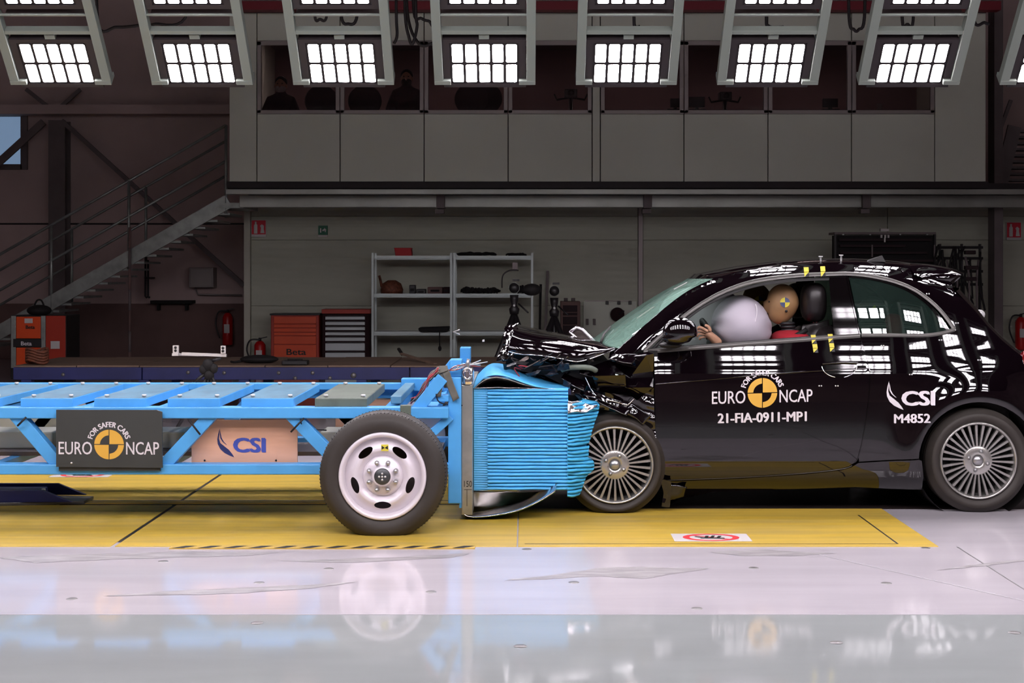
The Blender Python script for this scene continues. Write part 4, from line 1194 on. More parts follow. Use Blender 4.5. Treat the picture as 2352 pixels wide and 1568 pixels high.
# deck plates with bolts
bolt = MB(); bolt.lathe([(0, .018), (.012, .018), (.014, .014), (.014, .006), (.009, .006), (.009, 0)], (0, 0, 0), 'z', 10)
bolt = bolt.mesh('bolt')
ztop = .722
for k in range(-1, 5):
    x0 = xat(47 + 169 * k, 8.66); x1 = x0 + 120 * 8.66 / F
    m = 'olive_plate' if k == 4 else 'trolley_top'
    pl_ = MB().box(x0, x1, 8.66, 9.76, .672, ztop).build('deck_plate', 'trolley_blue' if k < 4 else 'olive_plate', tro, bevel=.003)
    MB().box(x0 + .004, x1 - .004, 8.665, 9.755, ztop - .002, ztop + .0015).build('plate_face', m, pl_)
    for x in (x0 + .055, x1 - .03):
        for y in (8.73, 9.69): link('bolt', bolt, 'bolt_white', pl_, loc=V((x, y, ztop)))
# near wheel
WC = V((xat(878, 8.2), 8.2, .33))
wh = tyre_mesh(WC, .352, .238, .235).build('wheel', 'tyre', tro)
sp = MB()
for i in range(110):
    a = 2 * math.pi * i / 110
    for dy in (.03, .2):
        c0 = WC + V((.346 * math.cos(a), dy, .346 * math.sin(a))); c1 = WC + V((.3535 * math.cos(a), dy + (.025 if dy < .1 else -.025), .3535 * math.sin(a)))
        if c0.z > .02: sp.bar(c0, c1, .004, .004)
sp.build('tread_sipes', 'slot_dark', wh)
def rimprof(r):
    return .052 - .04 * math.exp(-((r - .150) / .034) ** 2) + .02 * math.exp(-((r - .1) / .02) ** 2) * 0
holes = []
for k in range(5):
    a = math.radians(-90 + 72 * k); hx, hz_ = .160 * math.cos(a), .160 * math.sin(a)
    t = V((-math.sin(a), math.cos(a))); rd = V((math.cos(a), math.sin(a)))
    hp = []
    for i in range(20):
        th = 2 * math.pi * i / 20
        q = V((hx, hz_)) + t * (.047 * math.cos(th)) + rd * (.021 * math.sin(th))
        hp.append((q.x, q.y))
    holes.append(hp)
vs, fs = cdt_disc(.212, .112, holes, rimprof)
m = MB(); m.add([V(v) + WC for v in vs], fs, True)
m.lathe([(.212, rimprof(.212)), (.216, .02), (.224, .006), (.238, .002), (.243, .012), (.24, .03)], WC, 'y', 72)
m.lathe([(.112, rimprof(.112)), (.105, .03), (.098, .022), (.062, .02), (.058, .01), (.05, .004), (0, .002)], WC, 'y', 48)
rim = m.build('rim', 'steel_rim', wh)
MB().lathe([(.205, .06), (.205, .22), (.1, .20), (0.0, .19)], WC, 'y', 48).build('rim_barrel', 'steel_dark', wh)
MB().lathe([(0, -.004), (.040, -.004), (.046, .004), (.046, .02)], WC, 'y', 28).build('hub_cap', 'hub_dark', wh)
for k in range(8):
    a = math.radians(22.5 + 45 * k); q = WC + V((.08 * math.cos(a), 0, .08 * math.sin(a)))
    MB().lathe([(0, -.008), (.009, -.007), (.012, 0), (.0135, .008), (.0135, .022)], q, 'y', 10).build('lug_nut', 'hub_metal', wh)
for dx, dz_ in ((0, 0), (.017, 0), (-.017, 0), (0, .017), (0, -.017)):
    MB().lathe([(0, -.0065), (.006, -.0055), (.006, -.003)], WC + V((dx, 0, dz_)), 'y', 10).build('hub_screw', 'bolt_white', wh)
q = WC + V((.013, rimprof(.158) - .004, .158))
mk = MB().box(q.x - .02, q.x + .02, q.y, q.y + .003, q.z - .018, q.z + .018).build('marker_sticker', 'marker_yellow', wh)
mk2 = MB(); mk2.add([q + V(v) for v in ((0, -.001, 0), (-.017, -.001, .012), (-.017, -.001, -.01), (.017, -.001, .012), (.017, -.001, -.01))], [(0, 1, 2), (0, 4, 3)])
mk2.build('marker_cross', 'marker_black', mk)
MB().tube([WC + V((0, .1, 0)), V((WC.x, 10.4, WC.z))], .045, 12).build('axle', 'steel_dark', tro)
MB().box(WC.x - .06, WC.x + .06, DN + .02, DN + .1, WC.z - .05, tz(1070) + .02).build('axle_block', 'trolley_blue', tro)
W2 = V((WC.x, 10.24, .33)); tyre_mesh(W2, .352, .238, .235, groove=False).build('wheel', 'tyre', tro)
MB().lathe([(.24, .03), (.2, .02), (.1, .05), (0, .05)], W2, 'y', 32).build('rim', 'steel_rim', tro)

# front plate, shackle, tape and wires on the trolley
fpx0, fpx1 = xat(1060, 8.72), xat(1085, 8.72)
MB().box(fpx0, fpx1, 8.72, 9.92, zat(1182, 8.72), zat(884, 8.72)).build('face_plate', 'aluminium', tro, bevel=.003)
MB().box(fpx0 - .012, fpx0, 8.70, 9.95, zat(1165, 8.72), zat(884, 8.72)).build('face_plate_skin', 'trolley_blue', tro)
text_px('150', (1066, 1104, 1084, 1118), lambda x, y: P(x, y, 8.717), 'marker_black', tro, bold=0)
MB().box(xat(1066, 8.717), xat(1084, 8.717), 8.7165, 8.718, zat(1124.5, 8.717), zat(1123.5, 8.717)).build('scribed_line', 'marker_black', tro)
MB().box(xat(1072, 8.717), xat(1073, 8.717), 8.7165, 8.718, zat(1162, 8.717), zat(1124, 8.717)).build('scribed_line', 'marker_black', tro)
m = MB(); m.box(fpx0 + .004, fpx1 + .004, 8.70, 8.9, zat(884, 8.72), zat(845, 8.72)); m.build('lifting_lug', 'foil', tro, bevel=.02)
sc = P(1073, 858, 8.69)
MB().tube([sc + V((.024 * math.cos(t * .3), -.004, .032 * math.sin(t * .3))) for t in range(22)], .007, 8).build('shackle_ring', 'chrome', tro)
MB().tube([P(1073, 846, 8.72), P(1074, 834, 8.72), P(1076, 824, 8.72)], [.012, .012, .008], 8).build('shackle_pin', 'hub_metal', tro)
for py in (948, 1007): 
    q = P(1052, py, 8.70); MB().lathe([(0, -.04), (.012, -.04), (.014, -.02), (.02, -.02), (.02, 0)], q, 'x', 8).build('clamp_bolt', 'bolt_white', tro)
crumple('tape', [P(1003, 913, 8.66), P(1014, 910, 8.66), P(1026, 842, 8.68), P(1000, 858, 8.68)], .006, 3, 'tape_grey', tro, 8, True)
crumple('tape', [P(1041, 922, 8.66), P(1055, 914, 8.66), P(1030, 846, 8.67), P(1015, 856, 8.67)], .006, 4, 'tape_grey', tro, 8, True)
crumple('tape', [P(1002, 862, 8.66), P(1030, 850, 8.66), P(1028, 838, 8.68), P(1004, 842, 8.68)], .01, 5, 'tape_grey', tro, 8, True)
rnd = random.Random(3)
for k in range(14):
    a = (1004 + rnd.uniform(-3, 6), 846 + rnd.uniform(-4, 6)); b = (988 + rnd.uniform(-6, 6), 862 + rnd.uniform(-6, 8)); c = (972 + rnd.uniform(-8, 8), 896 + rnd.uniform(-10, 10)); d_ = (955 + rnd.uniform(-12, 16), 922 + rnd.uniform(-8, 8))
    MB().tube(catmull([P(*a, 8.66), P(*b, 8.64 + rnd.uniform(0, .05)), P(*c, 8.66 + rnd.uniform(0, .08)), P(*d_, 8.75)], 14), .0035, 5).build('wire', 'wire_red' if k % 3 == 0 else 'wire_grey', tro)
for k in range(8):
    MB().tube(catmull([P(1030 + rnd.uniform(-5, 5), 850, 8.7), P(1045, 846 + rnd.uniform(-6, 6), 8.68), P(1062, 840 + rnd.uniform(-6, 6), 8.7), P(1090 + rnd.uniform(0, 40), 838 + rnd.uniform(-14, 8), 8.95)], 12), .003, 5).build('wire', ('bolt_white', 'wire_grey', 'wire_red')[k % 3], tro)
for a, b in (((40, 978), (60, 958)), ((432, 962), (460, 998)), ((668, 992), (698, 960))):
    MB().tube([P(*a, DN - .012), P(*b, DN - .012)], .006, 6).build('cable_tie', 'cable_black', tro)
for px, py in ((690, 962), (1002, 905)):
    MB().tube(catmull([P(px, py, DN - .01), P(px + 10, py + 20, DN + .05), P(px + 60, py + 26, DN + .1)], 10), .004, 5).build('wire', 'cable_black', tro)
MB().box(xat(919, DN), xat(944, DN), DN - .004, DN + .03, tz(955), tz(930)).build('sensor_box', 'olive_plate', tro, bevel=.004)

# boards hung on the trolley
bd = empty('sign_board', P(250, 1078, DN - .03), 'dark grey board with a yellow target logo on the trolley side', 'board')
MB().bpx(135, 950, 368, 1081, DN - .018, DN - .003).build('backing_sheet', 'board_black', bd)
MB().prismpx([(129, 941), (360, 941.5), (372, 946), (373, 1074), (129, 1072)], DN - .034, DN - .020).build('face_sheet', 'board_black', bd)
ncap_logo(250.5, 1020.5, 1.0, lambda x, y: P(x, y, DN - .0355), bd, tilt=.004)
q = P(164, 1063, DN - .036); MB().lathe([(0, -.004), (.006, -.002), (.006, .002)], q, 'y', 8).build('screw', 'bolt_white', bd)
def csi(cx0, cy0, s, mapper, parent, m1, m2):
    # crescent sweep and three letters; origin = left top of the sweep
    f = lambda u, v: (cx0 + u * s, cy0 + v * s)
    shape_px([f(*p) for p in ((7, 0), (3, 14), (1, 26), (2, 36), (8, 48), (18, 57), (30, 63), (40, 67), (36, 60), (28, 50), (18, 42), (8, 34), (5, 24), (6, 12))], mapper, m2, parent, 'logo_sweep')
    shape_px([f(*p) for p in ((7, 4), (7, 14), (8, 23), (13, 31), (20, 37), (24, 39), (16, 31), (11, 22), (9, 12))], mapper, m1, parent, 'logo_sweep')
cb = empty('sign_board', P(562, 1065, DN + .13), 'pale pinkish wooden board with a blue CSI logo inside the trolley frame', 'board')
MB().prismpx([(440, 1065), (440, 964), (683, 964), (683, 1065)], DN + .105, DN + .12).build('sheet', 'board_wood', cb)
for px, py in ((470, 1057), (634, 1057)): MB().lathe([(0, -.002), (.006, -.001), (.006, .002)], P(px, py, DN + .104), 'y', 8).build('screw', 'marker_black', cb)
cm = lambda x, y: P(x, y, DN + .1035)
csi(498, 983, 1.0, cm, cb, 'decal_navy', 'decal_navy')
text_px('CSI', (535, 1006, 611, 1038), cm, 'decal_blue', cb, bold=2.6)

# ------------------------------------------------------------------ deformable barrier
DBR = 8.84
bar_ = empty('crash_barrier', V((xat(1195, DBR), 9.34, zat(1127, DBR))), 'bright blue ridged honeycomb barrier block crushed against the car', 'barrier')
bx0, bx1, bx2 = fpx1, xat(1120, DBR), xat(1305, DBR)
zb0, zb1 = zat(1127, DBR), zat(892, DBR)
MB().box(bx0 + .003, bx2 - .02, DBR + .03, 9.84, zb0 + .004, zb1 - .004).build('core', 'barrier_blue', bar_)
NL = 29
hh = (zb1 - zb0) / NL
for k in range(NL):
    z0 = zb0 + k * hh
    rows = []
    prof = ((0.0, .0), (.18, -.010), (.5, -.014), (.82, -.010), (1.0, 0.0))
    nx = 26
    sd = k * 3.7
    jit = noise.noise(V((sd, 1, 0))) * .006
    for (t, o) in prof:
        r = []
        for i in range(nx):
            x = bx1 + (bx2 - bx1) * i / (nx - 1)
            wob = noise.noise(V((x * 9, sd, 0))) * .006 * (1 + .0)
            zz = z0 + hh * t + wob * (1 - abs(2 * t - 1)) * .3 + noise.noise(V((x * 7, k + t, 3))) * .002
            r.append(V((x, DBR + .03 + o * 1.5 + jit + wob, zz)))
        rows.append(r)
    mb = MB().grid(rows, True)
    mb.add([V((bx2, DBR + .035, z0 + .001)), V((bx2 + .004 + jit, 9.8, z0 + .001)), V((bx2 + .004 + jit, 9.8, z0 + hh - .001)), V((bx2, DBR + .035, z0 + hh - .001))], [(0, 1, 2, 3)])
    mb.build('honeycomb_layer', 'barrier_blue', bar_, solid=0)
# finer ridges of the backing block
rows = []
nf = 44
for k in range(nf * 4 + 1):
    z = zb0 + (zb1 - zb0) * k / (nf * 4)
    o = .006 * math.sin(2 * math.pi * k / 4)
    rows.append([V((bx0 + .004, DBR + .022 - abs(o) * .2, z)), V((bx0 + .035, DBR + .022 + o * .4, z)), V((bx1, DBR + .022 + o, z))])
MB().grid(rows, True).build('backing_ridges', 'barrier_blue', bar_)
# crushed front block: layered leaves with ragged ends
ends = hermite([-1145, -1140, -1125, -1100, -1075, -1064, -1050, -1000, -960, -940, -930, -926], [1318, 1330, 1338, 1346, 1366, 1366, 1352, 1360, 1374, 1379, 1372, 1340])
NB = 26
for k in range(NB):
    pt = 926 + (1142 - 926) * k / NB; pb = 926 + (1142 - 926) * (k + 1) / NB
    rows = []
    nx = 14
    for t, o in ((0, .0), (.25, -.010), (.6, -.012), (1.0, .004)):
        r = []
        py = pt + (pb - pt) * t
        ex = ends(-py) + 3 * noise.noise(V((k * 1.3, 5, 0)))
        for i in range(nx):
            u = i / (nx - 1); px = 1303 + (ex - 1303) * u
            q = P(px, py + u * (-6 if k < 12 else 2) * (1 - k / NB) + 2.0 * noise.noise(V((px * .06, k * 2.1, 0))), DBR + .02)
            q.y += o * 1.6 + .02 * noise.noise(V((px * .03, k * .9, 2))) + .07 * u * u
            r.append(q)
        rows.append(r)
    mb = MB().grid(rows, True)
    last = [r[-1] for r in rows]
    mb.grid([last, [V((p.x - .02, p.y + .5, p.z)) for p in last]], True)
    mb.build('crushed_leaf', 'barrier_light', bar_)
pts = [(1306, 930)] + [(ends(-y) - 8, y) for y in range(932, 1140, 12)] + [(1306, 1132)]
MB().prismpx(pts, DBR + .1, 9.7).build('crushed_core', 'barrier_light', bar_)
crumple('torn_foil', [P(1306, 950, DBR - .01), P(1345, 946, DBR + .02), P(1374, 930, DBR + .06), P(1306, 922, DBR)], .022, 8, 'foil', bar_, 16, True, 14)
crumple('torn_skin', [P(1316, 936, DBR), P(1372, 940, DBR + .03), P(1366, 922, DBR + .3), P(1330, 918, DBR + .3)], .014, 9, 'barrier_light', bar_, 12, True, 10)
# peeled top skin
near = [P(x, y, DBR + .02) for x, y in ((1087, 893), (1098, 882), (1114, 868), (1136, 862), (1165, 866), (1205, 880), (1240, 890), (1305, 893))]
mid = [P(x, y, DBR + .3) for x, y in ((1087, 885), (1098, 868), (1116, 850), (1140, 844), (1172, 850), (1215, 864), (1255, 876), (1310, 888))]
far = [P(x, y, DBR + .9) for x, y in ((1090, 876), (1102, 856), (1122, 838), (1146, 836), (1180, 842), (1220, 852), (1260, 862), (1306, 880))]
g = loft([near, mid, far], 40, 14, lambda p, u, v: p + V((0, 0, .008 * noise.noise(p * 8))))
MB().grid(g, True).build('top_skin', 'barrier_blue', bar_, solid=.004)
lens = [[P(x, y, DBR + dd) for x, y in ((1090, 890), (1110, 874), (1136, 866), (1165, 870), (1210, 884), (1250, 890))] for dd in (.03, .2, .45)]
lens[1] = [p - V((0, 0, .02)) for p in lens[1]]; lens[2] = [p - V((0, 0, .05)) for p in lens[2]]
MB().grid(loft(lens, 30, 8), True).build('inner_skin', 'aluminium', bar_, solid=.003)
MB().grid(loft([[P(1088, 891, DBR + .01), P(1150, 890, DBR), P(1230, 892, DBR + .01), P(1305, 894, DBR + .02)], [P(1088, 889, DBR + .3), P(1150, 888, DBR + .3), P(1230, 889, DBR + .3), P(1305, 892, DBR + .3)]], 30, 4, lambda p, u, v: p + V((0, 0, .003 * noise.noise(p * 20)))), True).build('top_lip', 'foil', bar_, solid=.002)
# aluminium cladding bent off below
def strip3(line, d0, d1, n=36):
    return loft([[P(x, y, d0) for x, y in line], [P(x, y, (d0 + d1) / 2) + V((0, 0, .0)) for x, y in line], [P(x, y, d1) for x, y in line]], n, 6)
ln = ((1063, 1120), (1062, 1160), (1066, 1180), (1085, 1187), (1130, 1184), (1190, 1172), (1240, 1150), (1275, 1128))
g0 = [P(x, y, 8.72) for x, y in ln]
g1 = [P(x + (6 if i > 3 else 2), y - (0 if i < 3 else 10 + 5 * (i - 3)), 8.95) for i, (x, y) in enumerate(ln)]
g2 = [P(x + (16 if i > 3 else 2), y - (0 if i < 3 else 16 + 8 * (i - 3)), 9.3) for i, (x, y) in enumerate(ln)]
MB().grid(loft([g0, g1], 40, 5), True).build('bent_cladding', 'foil', bar_, solid=.003)
MB().grid(loft([[p + V((0, .004, -.004)) for p in g0[3:]], [p + V((0, .01, -.02)) for p in g1[3:]], [p + V((.05, .0, -.03)) for p in g2[3:]]], 30, 8), True).build('bent_cladding_back', 'alu_green', bar_, solid=.003)
crumple('torn_cladding', [P(1090, 1165, 8.95), P(1200, 1158, 9.1), P(1255, 1128, 9.1), P(1088, 1128, 8.95)], .02, 12, 'aluminium', bar_, 12, True, 6)

# tow shuttle on the track
zsh = .004
sh = empty('tow_shuttle', floorP(90, 1150), 'dark navy tow shuttle with a wedge nose on the track slot', 'shuttle')
y0, y1 = 9.22, 9.62
xa, xb, xn = xat(-60, 9.3), xat(140, 9.3), xat(192, 9.3)
m = MB(); m.hexa([(xa, y0, zsh), (xn, y0 + .1, zsh), (xn, y1 - .1, zsh), (xa, y1, zsh), (xa, y0, .025), (xn, y0 + .1, .025), (xn, y1 - .1, .025), (xa, y1, .025)]); m.build('base_plate', 'bolt_grey', sh, bevel=.004)
for y in (y0 + .04, y1 - .06):
    m = MB(); m.hexa([(xa, y, .025), (xn - .06, y, .025), (xn - .06, y + .025, .025), (xa, y + .025, .025), (xa, y, .1), (xb - .1, y, .1), (xb - .1, y + .025, .1), (xa, y + .025, .1)]); m.build('side_rib', 'navy', sh, bevel=.003)
MB().box(xa, xb - .15, y0 + .1, y1 - .1, .025, .085).build('body', 'navy', sh, bevel=.006)
for px in (100, 126): MB().lathe([(0, .02), (.012, .02), (.014, 0)], V((xat(px, 9.3), 9.3, .085 if px < 110 else .03)), 'z', 10).build('bolt', 'bolt_white', sh)

# ------------------------------------------------------------------ the car
YC = 9.84
RW = V((xat(2249, 9.02), 9.02, .312))        # rear wheel hub, outer face
prof = hermite([.06, .12, .16, .20, .26, .34, .44, .55, .66, .76, .82, .855, .875, .90, .94, .99, 1.03, 1.08, 1.15, 1.25, 1.35, 1.42, 1.48, 1.54],
               [.20, .115, .068, .038, .014, .007, .002, .0, .0, .006, .014, .023, .031, .040, .057, .080, .096, .115, .145, .192, .245, .29, .345, .43])
def S(x, z):
    y = 9.0 + prof(z)
    k = 1 + .8 * max(0.0, z - .85)
    if x > 2.2: y += .17 * ((x - 2.2) / 1.1) ** 2.0 * k
    if x < 1.0: y += .035 * ((1.0 - x) / .8) ** 2 * k
    r = math.hypot(x - RW.x, (z - RW.z))
    y -= .040 * math.exp(-((r - .40) / .10) ** 2) * (1.0 if z > .2 else .5)
    return y
def nrm(x, z, e=.004):
    return V(((S(x + e, z) - S(x - e, z)) / (2 * e), -1, (S(x, z + e) - S(x, z - e)) / (2 * e))).normalized()
def carP(px, py, off=0.0):
    d = 9.1
    for _ in range(14):
        q = P(px, py, d); d = .5 * d + .5 * S(q.x, q.z)
    q = P(px, py, d)
    return V((q.x, S(q.x, q.z), q.z)) + nrm(q.x, q.z) * off

car = empty('car', V((xat(1900, YC), YC, 0)), 'glossy black small hatchback with a crushed nose', 'car')

def panel(name, outline, m, h=.03, off=0.0, rim=.015, extra=None, mirror=True, parent=None, sharp=None):
    poly = []
    n = len(outline)
    c3 = [carP(x, y) for x, y in outline]
    pts2 = [(p.x, p.z) for p in c3]
    for i in range(n):
        a = V(pts2[i]); b = V(pts2[(i + 1) % n]); k = max(1, int((b - a).length / h))
        for j in range(k): poly.append(tuple(a.lerp(b, j / k)))
    x0 = min(p[0] for p in poly); x1 = max(p[0] for p in poly); z0 = min(p[1] for p in poly); z1 = max(p[1] for p in poly)
    pts = [V(p) for p in poly]; nb = len(pts)
    ix = int((x1 - x0) / h) + 1; iz = int((z1 - z0) / h) + 1
    for j in range(1, iz):
        for i in range(ix + 1):
            p = (x0 + (i + (.5 if j % 2 else 0)) * h, z0 + j * h)
            if inside(p, poly):
                if min((p[0] - q[0]) ** 2 + (p[1] - q[1]) ** 2 for q in poly) > (h * .45) ** 2: pts.append(V(p))
    r = delaunay_2d_cdt(pts, [(i, (i + 1) % nb) for i in range(nb)], [], 0, 1e-6)
    fs = []
    for f in r[2]:
        c = sum((r[0][i] for i in f), V((0, 0))) / len(f)
        if inside((c.x, c.y), poly):
            a, b, c_ = [r[0][i] for i in f[:3]]
            cr_ = (b - a).cross(c_ - a) if hasattr((b - a), 'cross') else 0
            fs.append(tuple(f) if cr_ > 0 else tuple(reversed(f)))
    fn = extra or (lambda x, z: 0.0)
    for side in ((0, 1) if mirror else (0,)):
        vs = []; ns = []
        e = .004
        for p in r[0]:
            x, z = p.x, p.y
            nn = nrm(x, z)
            y = S(x, z) + fn(x, z)
            if extra:
                nn = V(((S(x + e, z) + fn(x + e, z) - S(x - e, z) - fn(x - e, z)) / (2 * e), -1, (S(x, z + e) + fn(x, z + e) - S(x, z - e) - fn(x, z - e)) / (2 * e))).normalized()
            q = V((x, y, z)) + nn * off
            if side: q.y = 2 * YC - q.y; nn = V((nn.x, -nn.y, nn.z))
            vs.append(q); ns.append(nn)
        F_ = [f if not side else tuple(reversed(f)) for f in fs]
        mb = MB(); mb.add(vs, F_, True)
        nv = len(vs)
        if rim:
            sgn = -1 if side else 1
            rv = []
            for p in poly:
                y = S(p[0], p[1]) + fn(p[0], p[1]); q = V((p[0], y, p[1])) + nrm(*p) * off
                if side: q.y = 2 * YC - q.y
                rv.append(q)
            k = len(rv)
            mb.add(rv + [q + V((0, rim * sgn, 0)) for q in rv], [(i, (i + 1) % k, (i + 1) % k + k, i + k) for i in range(k)], False)
        me = mb.mesh(name)
        nn_all = [tuple(v) for v in ns]
        try:
            if len(me.vertices) == nv + (2 * len(poly) if rim else 0):
                me.normals_split_custom_set_from_vertices(nn_all + [(0, 0, 0)] * (len(me.vertices) - nv))
        except Exception as ex:
            print('normals', ex)
        link(name if not side else name, me, m, parent or car)

def ribbon(name, line, w, m, off=.003, dome=.004, n=60, parent=None, mirror=False, both=False):
    c = catmull([V((x, y, 0)) for x, y in line], n)
    p2 = [carP(p.x, p.y) for p in c]
    rows = [[], [], [], []]
    for i, p in enumerate(p2):
        t = p2[min(i + 1, n - 1)] - p2[max(i - 1, 0)]
        t = V((t.x, t.z)).normalized(); pr = V((-t.y, t.x))
        for k, (s, o) in enumerate(((-.5, 0), (-.25, dome), (.25, dome), (.5, 0))):
            x = p.x + pr.x * w * s; z = p.z + pr.y * w * s
            rows[k].append(V((x, S(x, z), z)) + nrm(x, z) * (off + o))
    o = MB().grid(rows, True).build(name, m, parent or car)
    if both:
        o2 = MB().grid([[V((p.x, 2 * YC - p.y, p.z)) for p in r] for r in rows], True, True).build(name, m, parent or car)
    return o

DOOR_REAR = [(1976, 771), (1984, 800), (1993, 830), (1998, 856), (1997, 900), (1990, 960), (1980, 1015), (1971, 1050)]
# door
panel('door', [(1503, 806), (1600, 799), (1700, 791.5), (1800, 784), (1900, 776.5)] + [(x - 1.2, y) for x, y in DOOR_REAR] + [(1963, 1062), (1950, 1070), (1930, 1076), (1850, 1085), (1700, 1095), (1535, 1102), (1522, 1098), (1514, 1060), (1506, 1000), (1503.5, 900)], 'paint_black', .026)
# quarter panel with pillar and roof rail
_up2 = []
def up_dist(x, z):
    best = 9.0
    for (ax, az), (bx, bz) in zip(_up2[:-1], _up2[1:]):
        dx, dz = bx - ax, bz - az
        t = max(0.0, min(1.0, ((x - ax) * dx + (z - az) * dz) / (dx * dx + dz * dz)))
        best = min(best, math.hypot(x - ax - dx * t, z - az - dz * t))
    return best
EDGE = .04
def up_round(x, z):
    if z < .93: return 0.0
    d = up_dist(x, z)
    return EDGE * (1 - d / .085) ** 2 if d < .085 else 0.0
UP = [(1398, 822), (1422, 800), (1450, 775), (1485, 744), (1520, 714), (1550, 690), (1580, 669), (1610, 653), (1640, 640), (1680, 628), (1720, 619), (1760, 613), (1800, 609), (1840, 607), (1880, 606), (1920, 606), (1960, 607), (2000, 610), (2040, 615), (2080, 623), (2110, 632), (2140, 643), (2170, 656), (2196, 668)]
DLO = [(1478, 803), (1500, 782), (1540, 747), (1570, 722), (1600, 700), (1640, 676), (1680, 658), (1720, 645), (1760, 637), (1800, 632), (1850, 628), (1900, 626), (1945, 625), (1990, 629), (2035, 638), (2075, 651), (2105, 666), (2135, 688), (2160, 712), (2180, 738), (2194, 756)]
TAIL = [(2215, 688), (2240, 714), (2268, 748), (2300, 780), (2330, 805), (2365, 832), (2400, 870), (2425, 930), (2432, 990), (2425, 1060), (2400, 1075)]
ARCH = []
for i in range(25):
    a = math.radians(-8 + 196 * i / 24)
    ARCH.append((2250 + 140 * math.cos(a), 1060 - 137 * math.sin(a)))
_up2 = [(q.x, q.z) for q in [carP(x, y) for x, y in UP]]
panel('side_panel', UP + TAIL + ARCH + [(2110, 1053), (1973, 1060)] + [(x + 1.2, y) for x, y in reversed(DOOR_REAR)] + [(2050, 770.5), (2120, 771), (2160, 768), (2185, 763)] + list(reversed(DLO)) + [(1420, 826)], 'paint_black', .015, extra=up_round)
# sill
panel('sill', [(1526, 1106), (1700, 1099), (1850, 1089), (1932, 1080), (1955, 1073), (1972, 1063), (2110, 1056), (2117, 1058), (2117, 1124), (2040, 1122), (1966, 1118), (1800, 1124), (1640, 1129), (1560, 1146), (1534, 1160)], 'paint_black', .026)
# window trims
TRL = [(x, y + 5) for x, y in DLO]
ribbon('window_trim', [(1480, 806)] + [(x + 2, y + 4) for x, y in DLO[1:-1]] + [(2192, 758)], .024, 'trim_grey', off=.004, dome=.004, n=90, both=True)
ribbon('belt_trim', [(1478, 807.5), (1503, 806), (1600, 798.5), (1700, 791), (1800, 783.5), (1900, 776), (1975, 771)], .026, 'trim_grey', off=.004, dome=.005, both=True)
ribbon('belt_trim', [(1978, 770), (2050, 770), (2120, 770.5), (2160, 766), (2192, 757)], .022, 'trim_grey', off=.004, dome=.005, both=True)
ribbon('window_seal', [(1500, 800), (1545, 757), (1600, 713), (1640, 689), (1680, 671), (1740, 653), (1800, 644), (1850, 640), (1905, 638)], .02, 'rubber_black', off=-.008, dome=.004, both=True)
ribbon('window_seal', [(1500, 801), (1600, 793), (1700, 785.5), (1800, 778), (1905, 770)], .012, 'rubber_black', off=-.004, dome=.002, both=True)
ribbon('door_gap', [(x, y) for x, y in ((1945, 634), (1952, 670), (1962, 715), (1970, 748))] + DOOR_REAR + [(1963, 1062)], .006, 'gloss_black', off=.0015, dome=.0, n=60)
ribbon('door_crease', [(1506, 882), (1600, 874), (1700, 865), (1800, 857), (1900, 850), (1994, 846)], .008, 'paint_black', off=.001, dome=.004, n=50)
ribbon('sill_edge', [(1530, 1102.5), (1700, 1096), (1850, 1086), (1932, 1077), (1957, 1069)], .004, 'trim_grey', off=.002, dome=.001)
# pillar glass and rear side window
panel('pillar_cover', [(1903, 630), (1947, 627), (1953, 660), (1963, 706), (1976, 769), (1917, 774), (1909, 700)], 'gloss_black', .03, off=-.004, rim=.0)
panel('quarter_window', [(1949, 629), (1990, 633), (2033, 642), (2072, 655), (2102, 670), (2130, 691), (2153, 714), (2172, 740), (2184, 760), (2120, 768), (1978, 769), (1965, 706)], 'window_glass', .03, off=-.006, rim=0)
ribbon('window_border', [(1950, 633), (1990, 637), (2033, 646), (2072, 659), (2102, 675), (2130, 696), (2150, 718), (2168, 744), (2178, 758)], .018, 'gloss_black', off=-.004, dome=0, n=50, both=True)

# roof loft between the two rails
roof_sil = [(1640, 628), (1720, 611), (1800, 601), (1880, 596), (1960, 594.5), (2040, 598), (2100, 604), (2150, 612), (2200, 624)]
cz = [P(x, y, YC - .25) for x, y in roof_sil]
zc = hermite([p.x for p in cz], [p.z for p in cz])
edge = [carP(x, y) + V((0, EDGE, 0)) for x, y in UP[8:]]
edge = catmull(edge, 44)
rows = []
NV = 30
for j in range(NV + 1):
    u = -1 + 2 * j / NV
    r = []
    for p in edge:
        hw = YC - p.y
        zt_ = zc(p.x) + .006
        z = p.z + max(0.012, zt_ - p.z) * (1 - abs(u) ** 2.6)
        bow = .05 * (1 - u * u)
        k = 1 - min(1, max(0, (p.x - edge[0].x) / .35))
        r.append(V((p.x - bow * k, YC + hw * u, z)))
    rows.append(r)
MB().grid(rows, True, True).build('roof', 'paint_black', car)
roof_head = [r[0] for r in rows]; roof_tail = [r[-1] for r in rows]
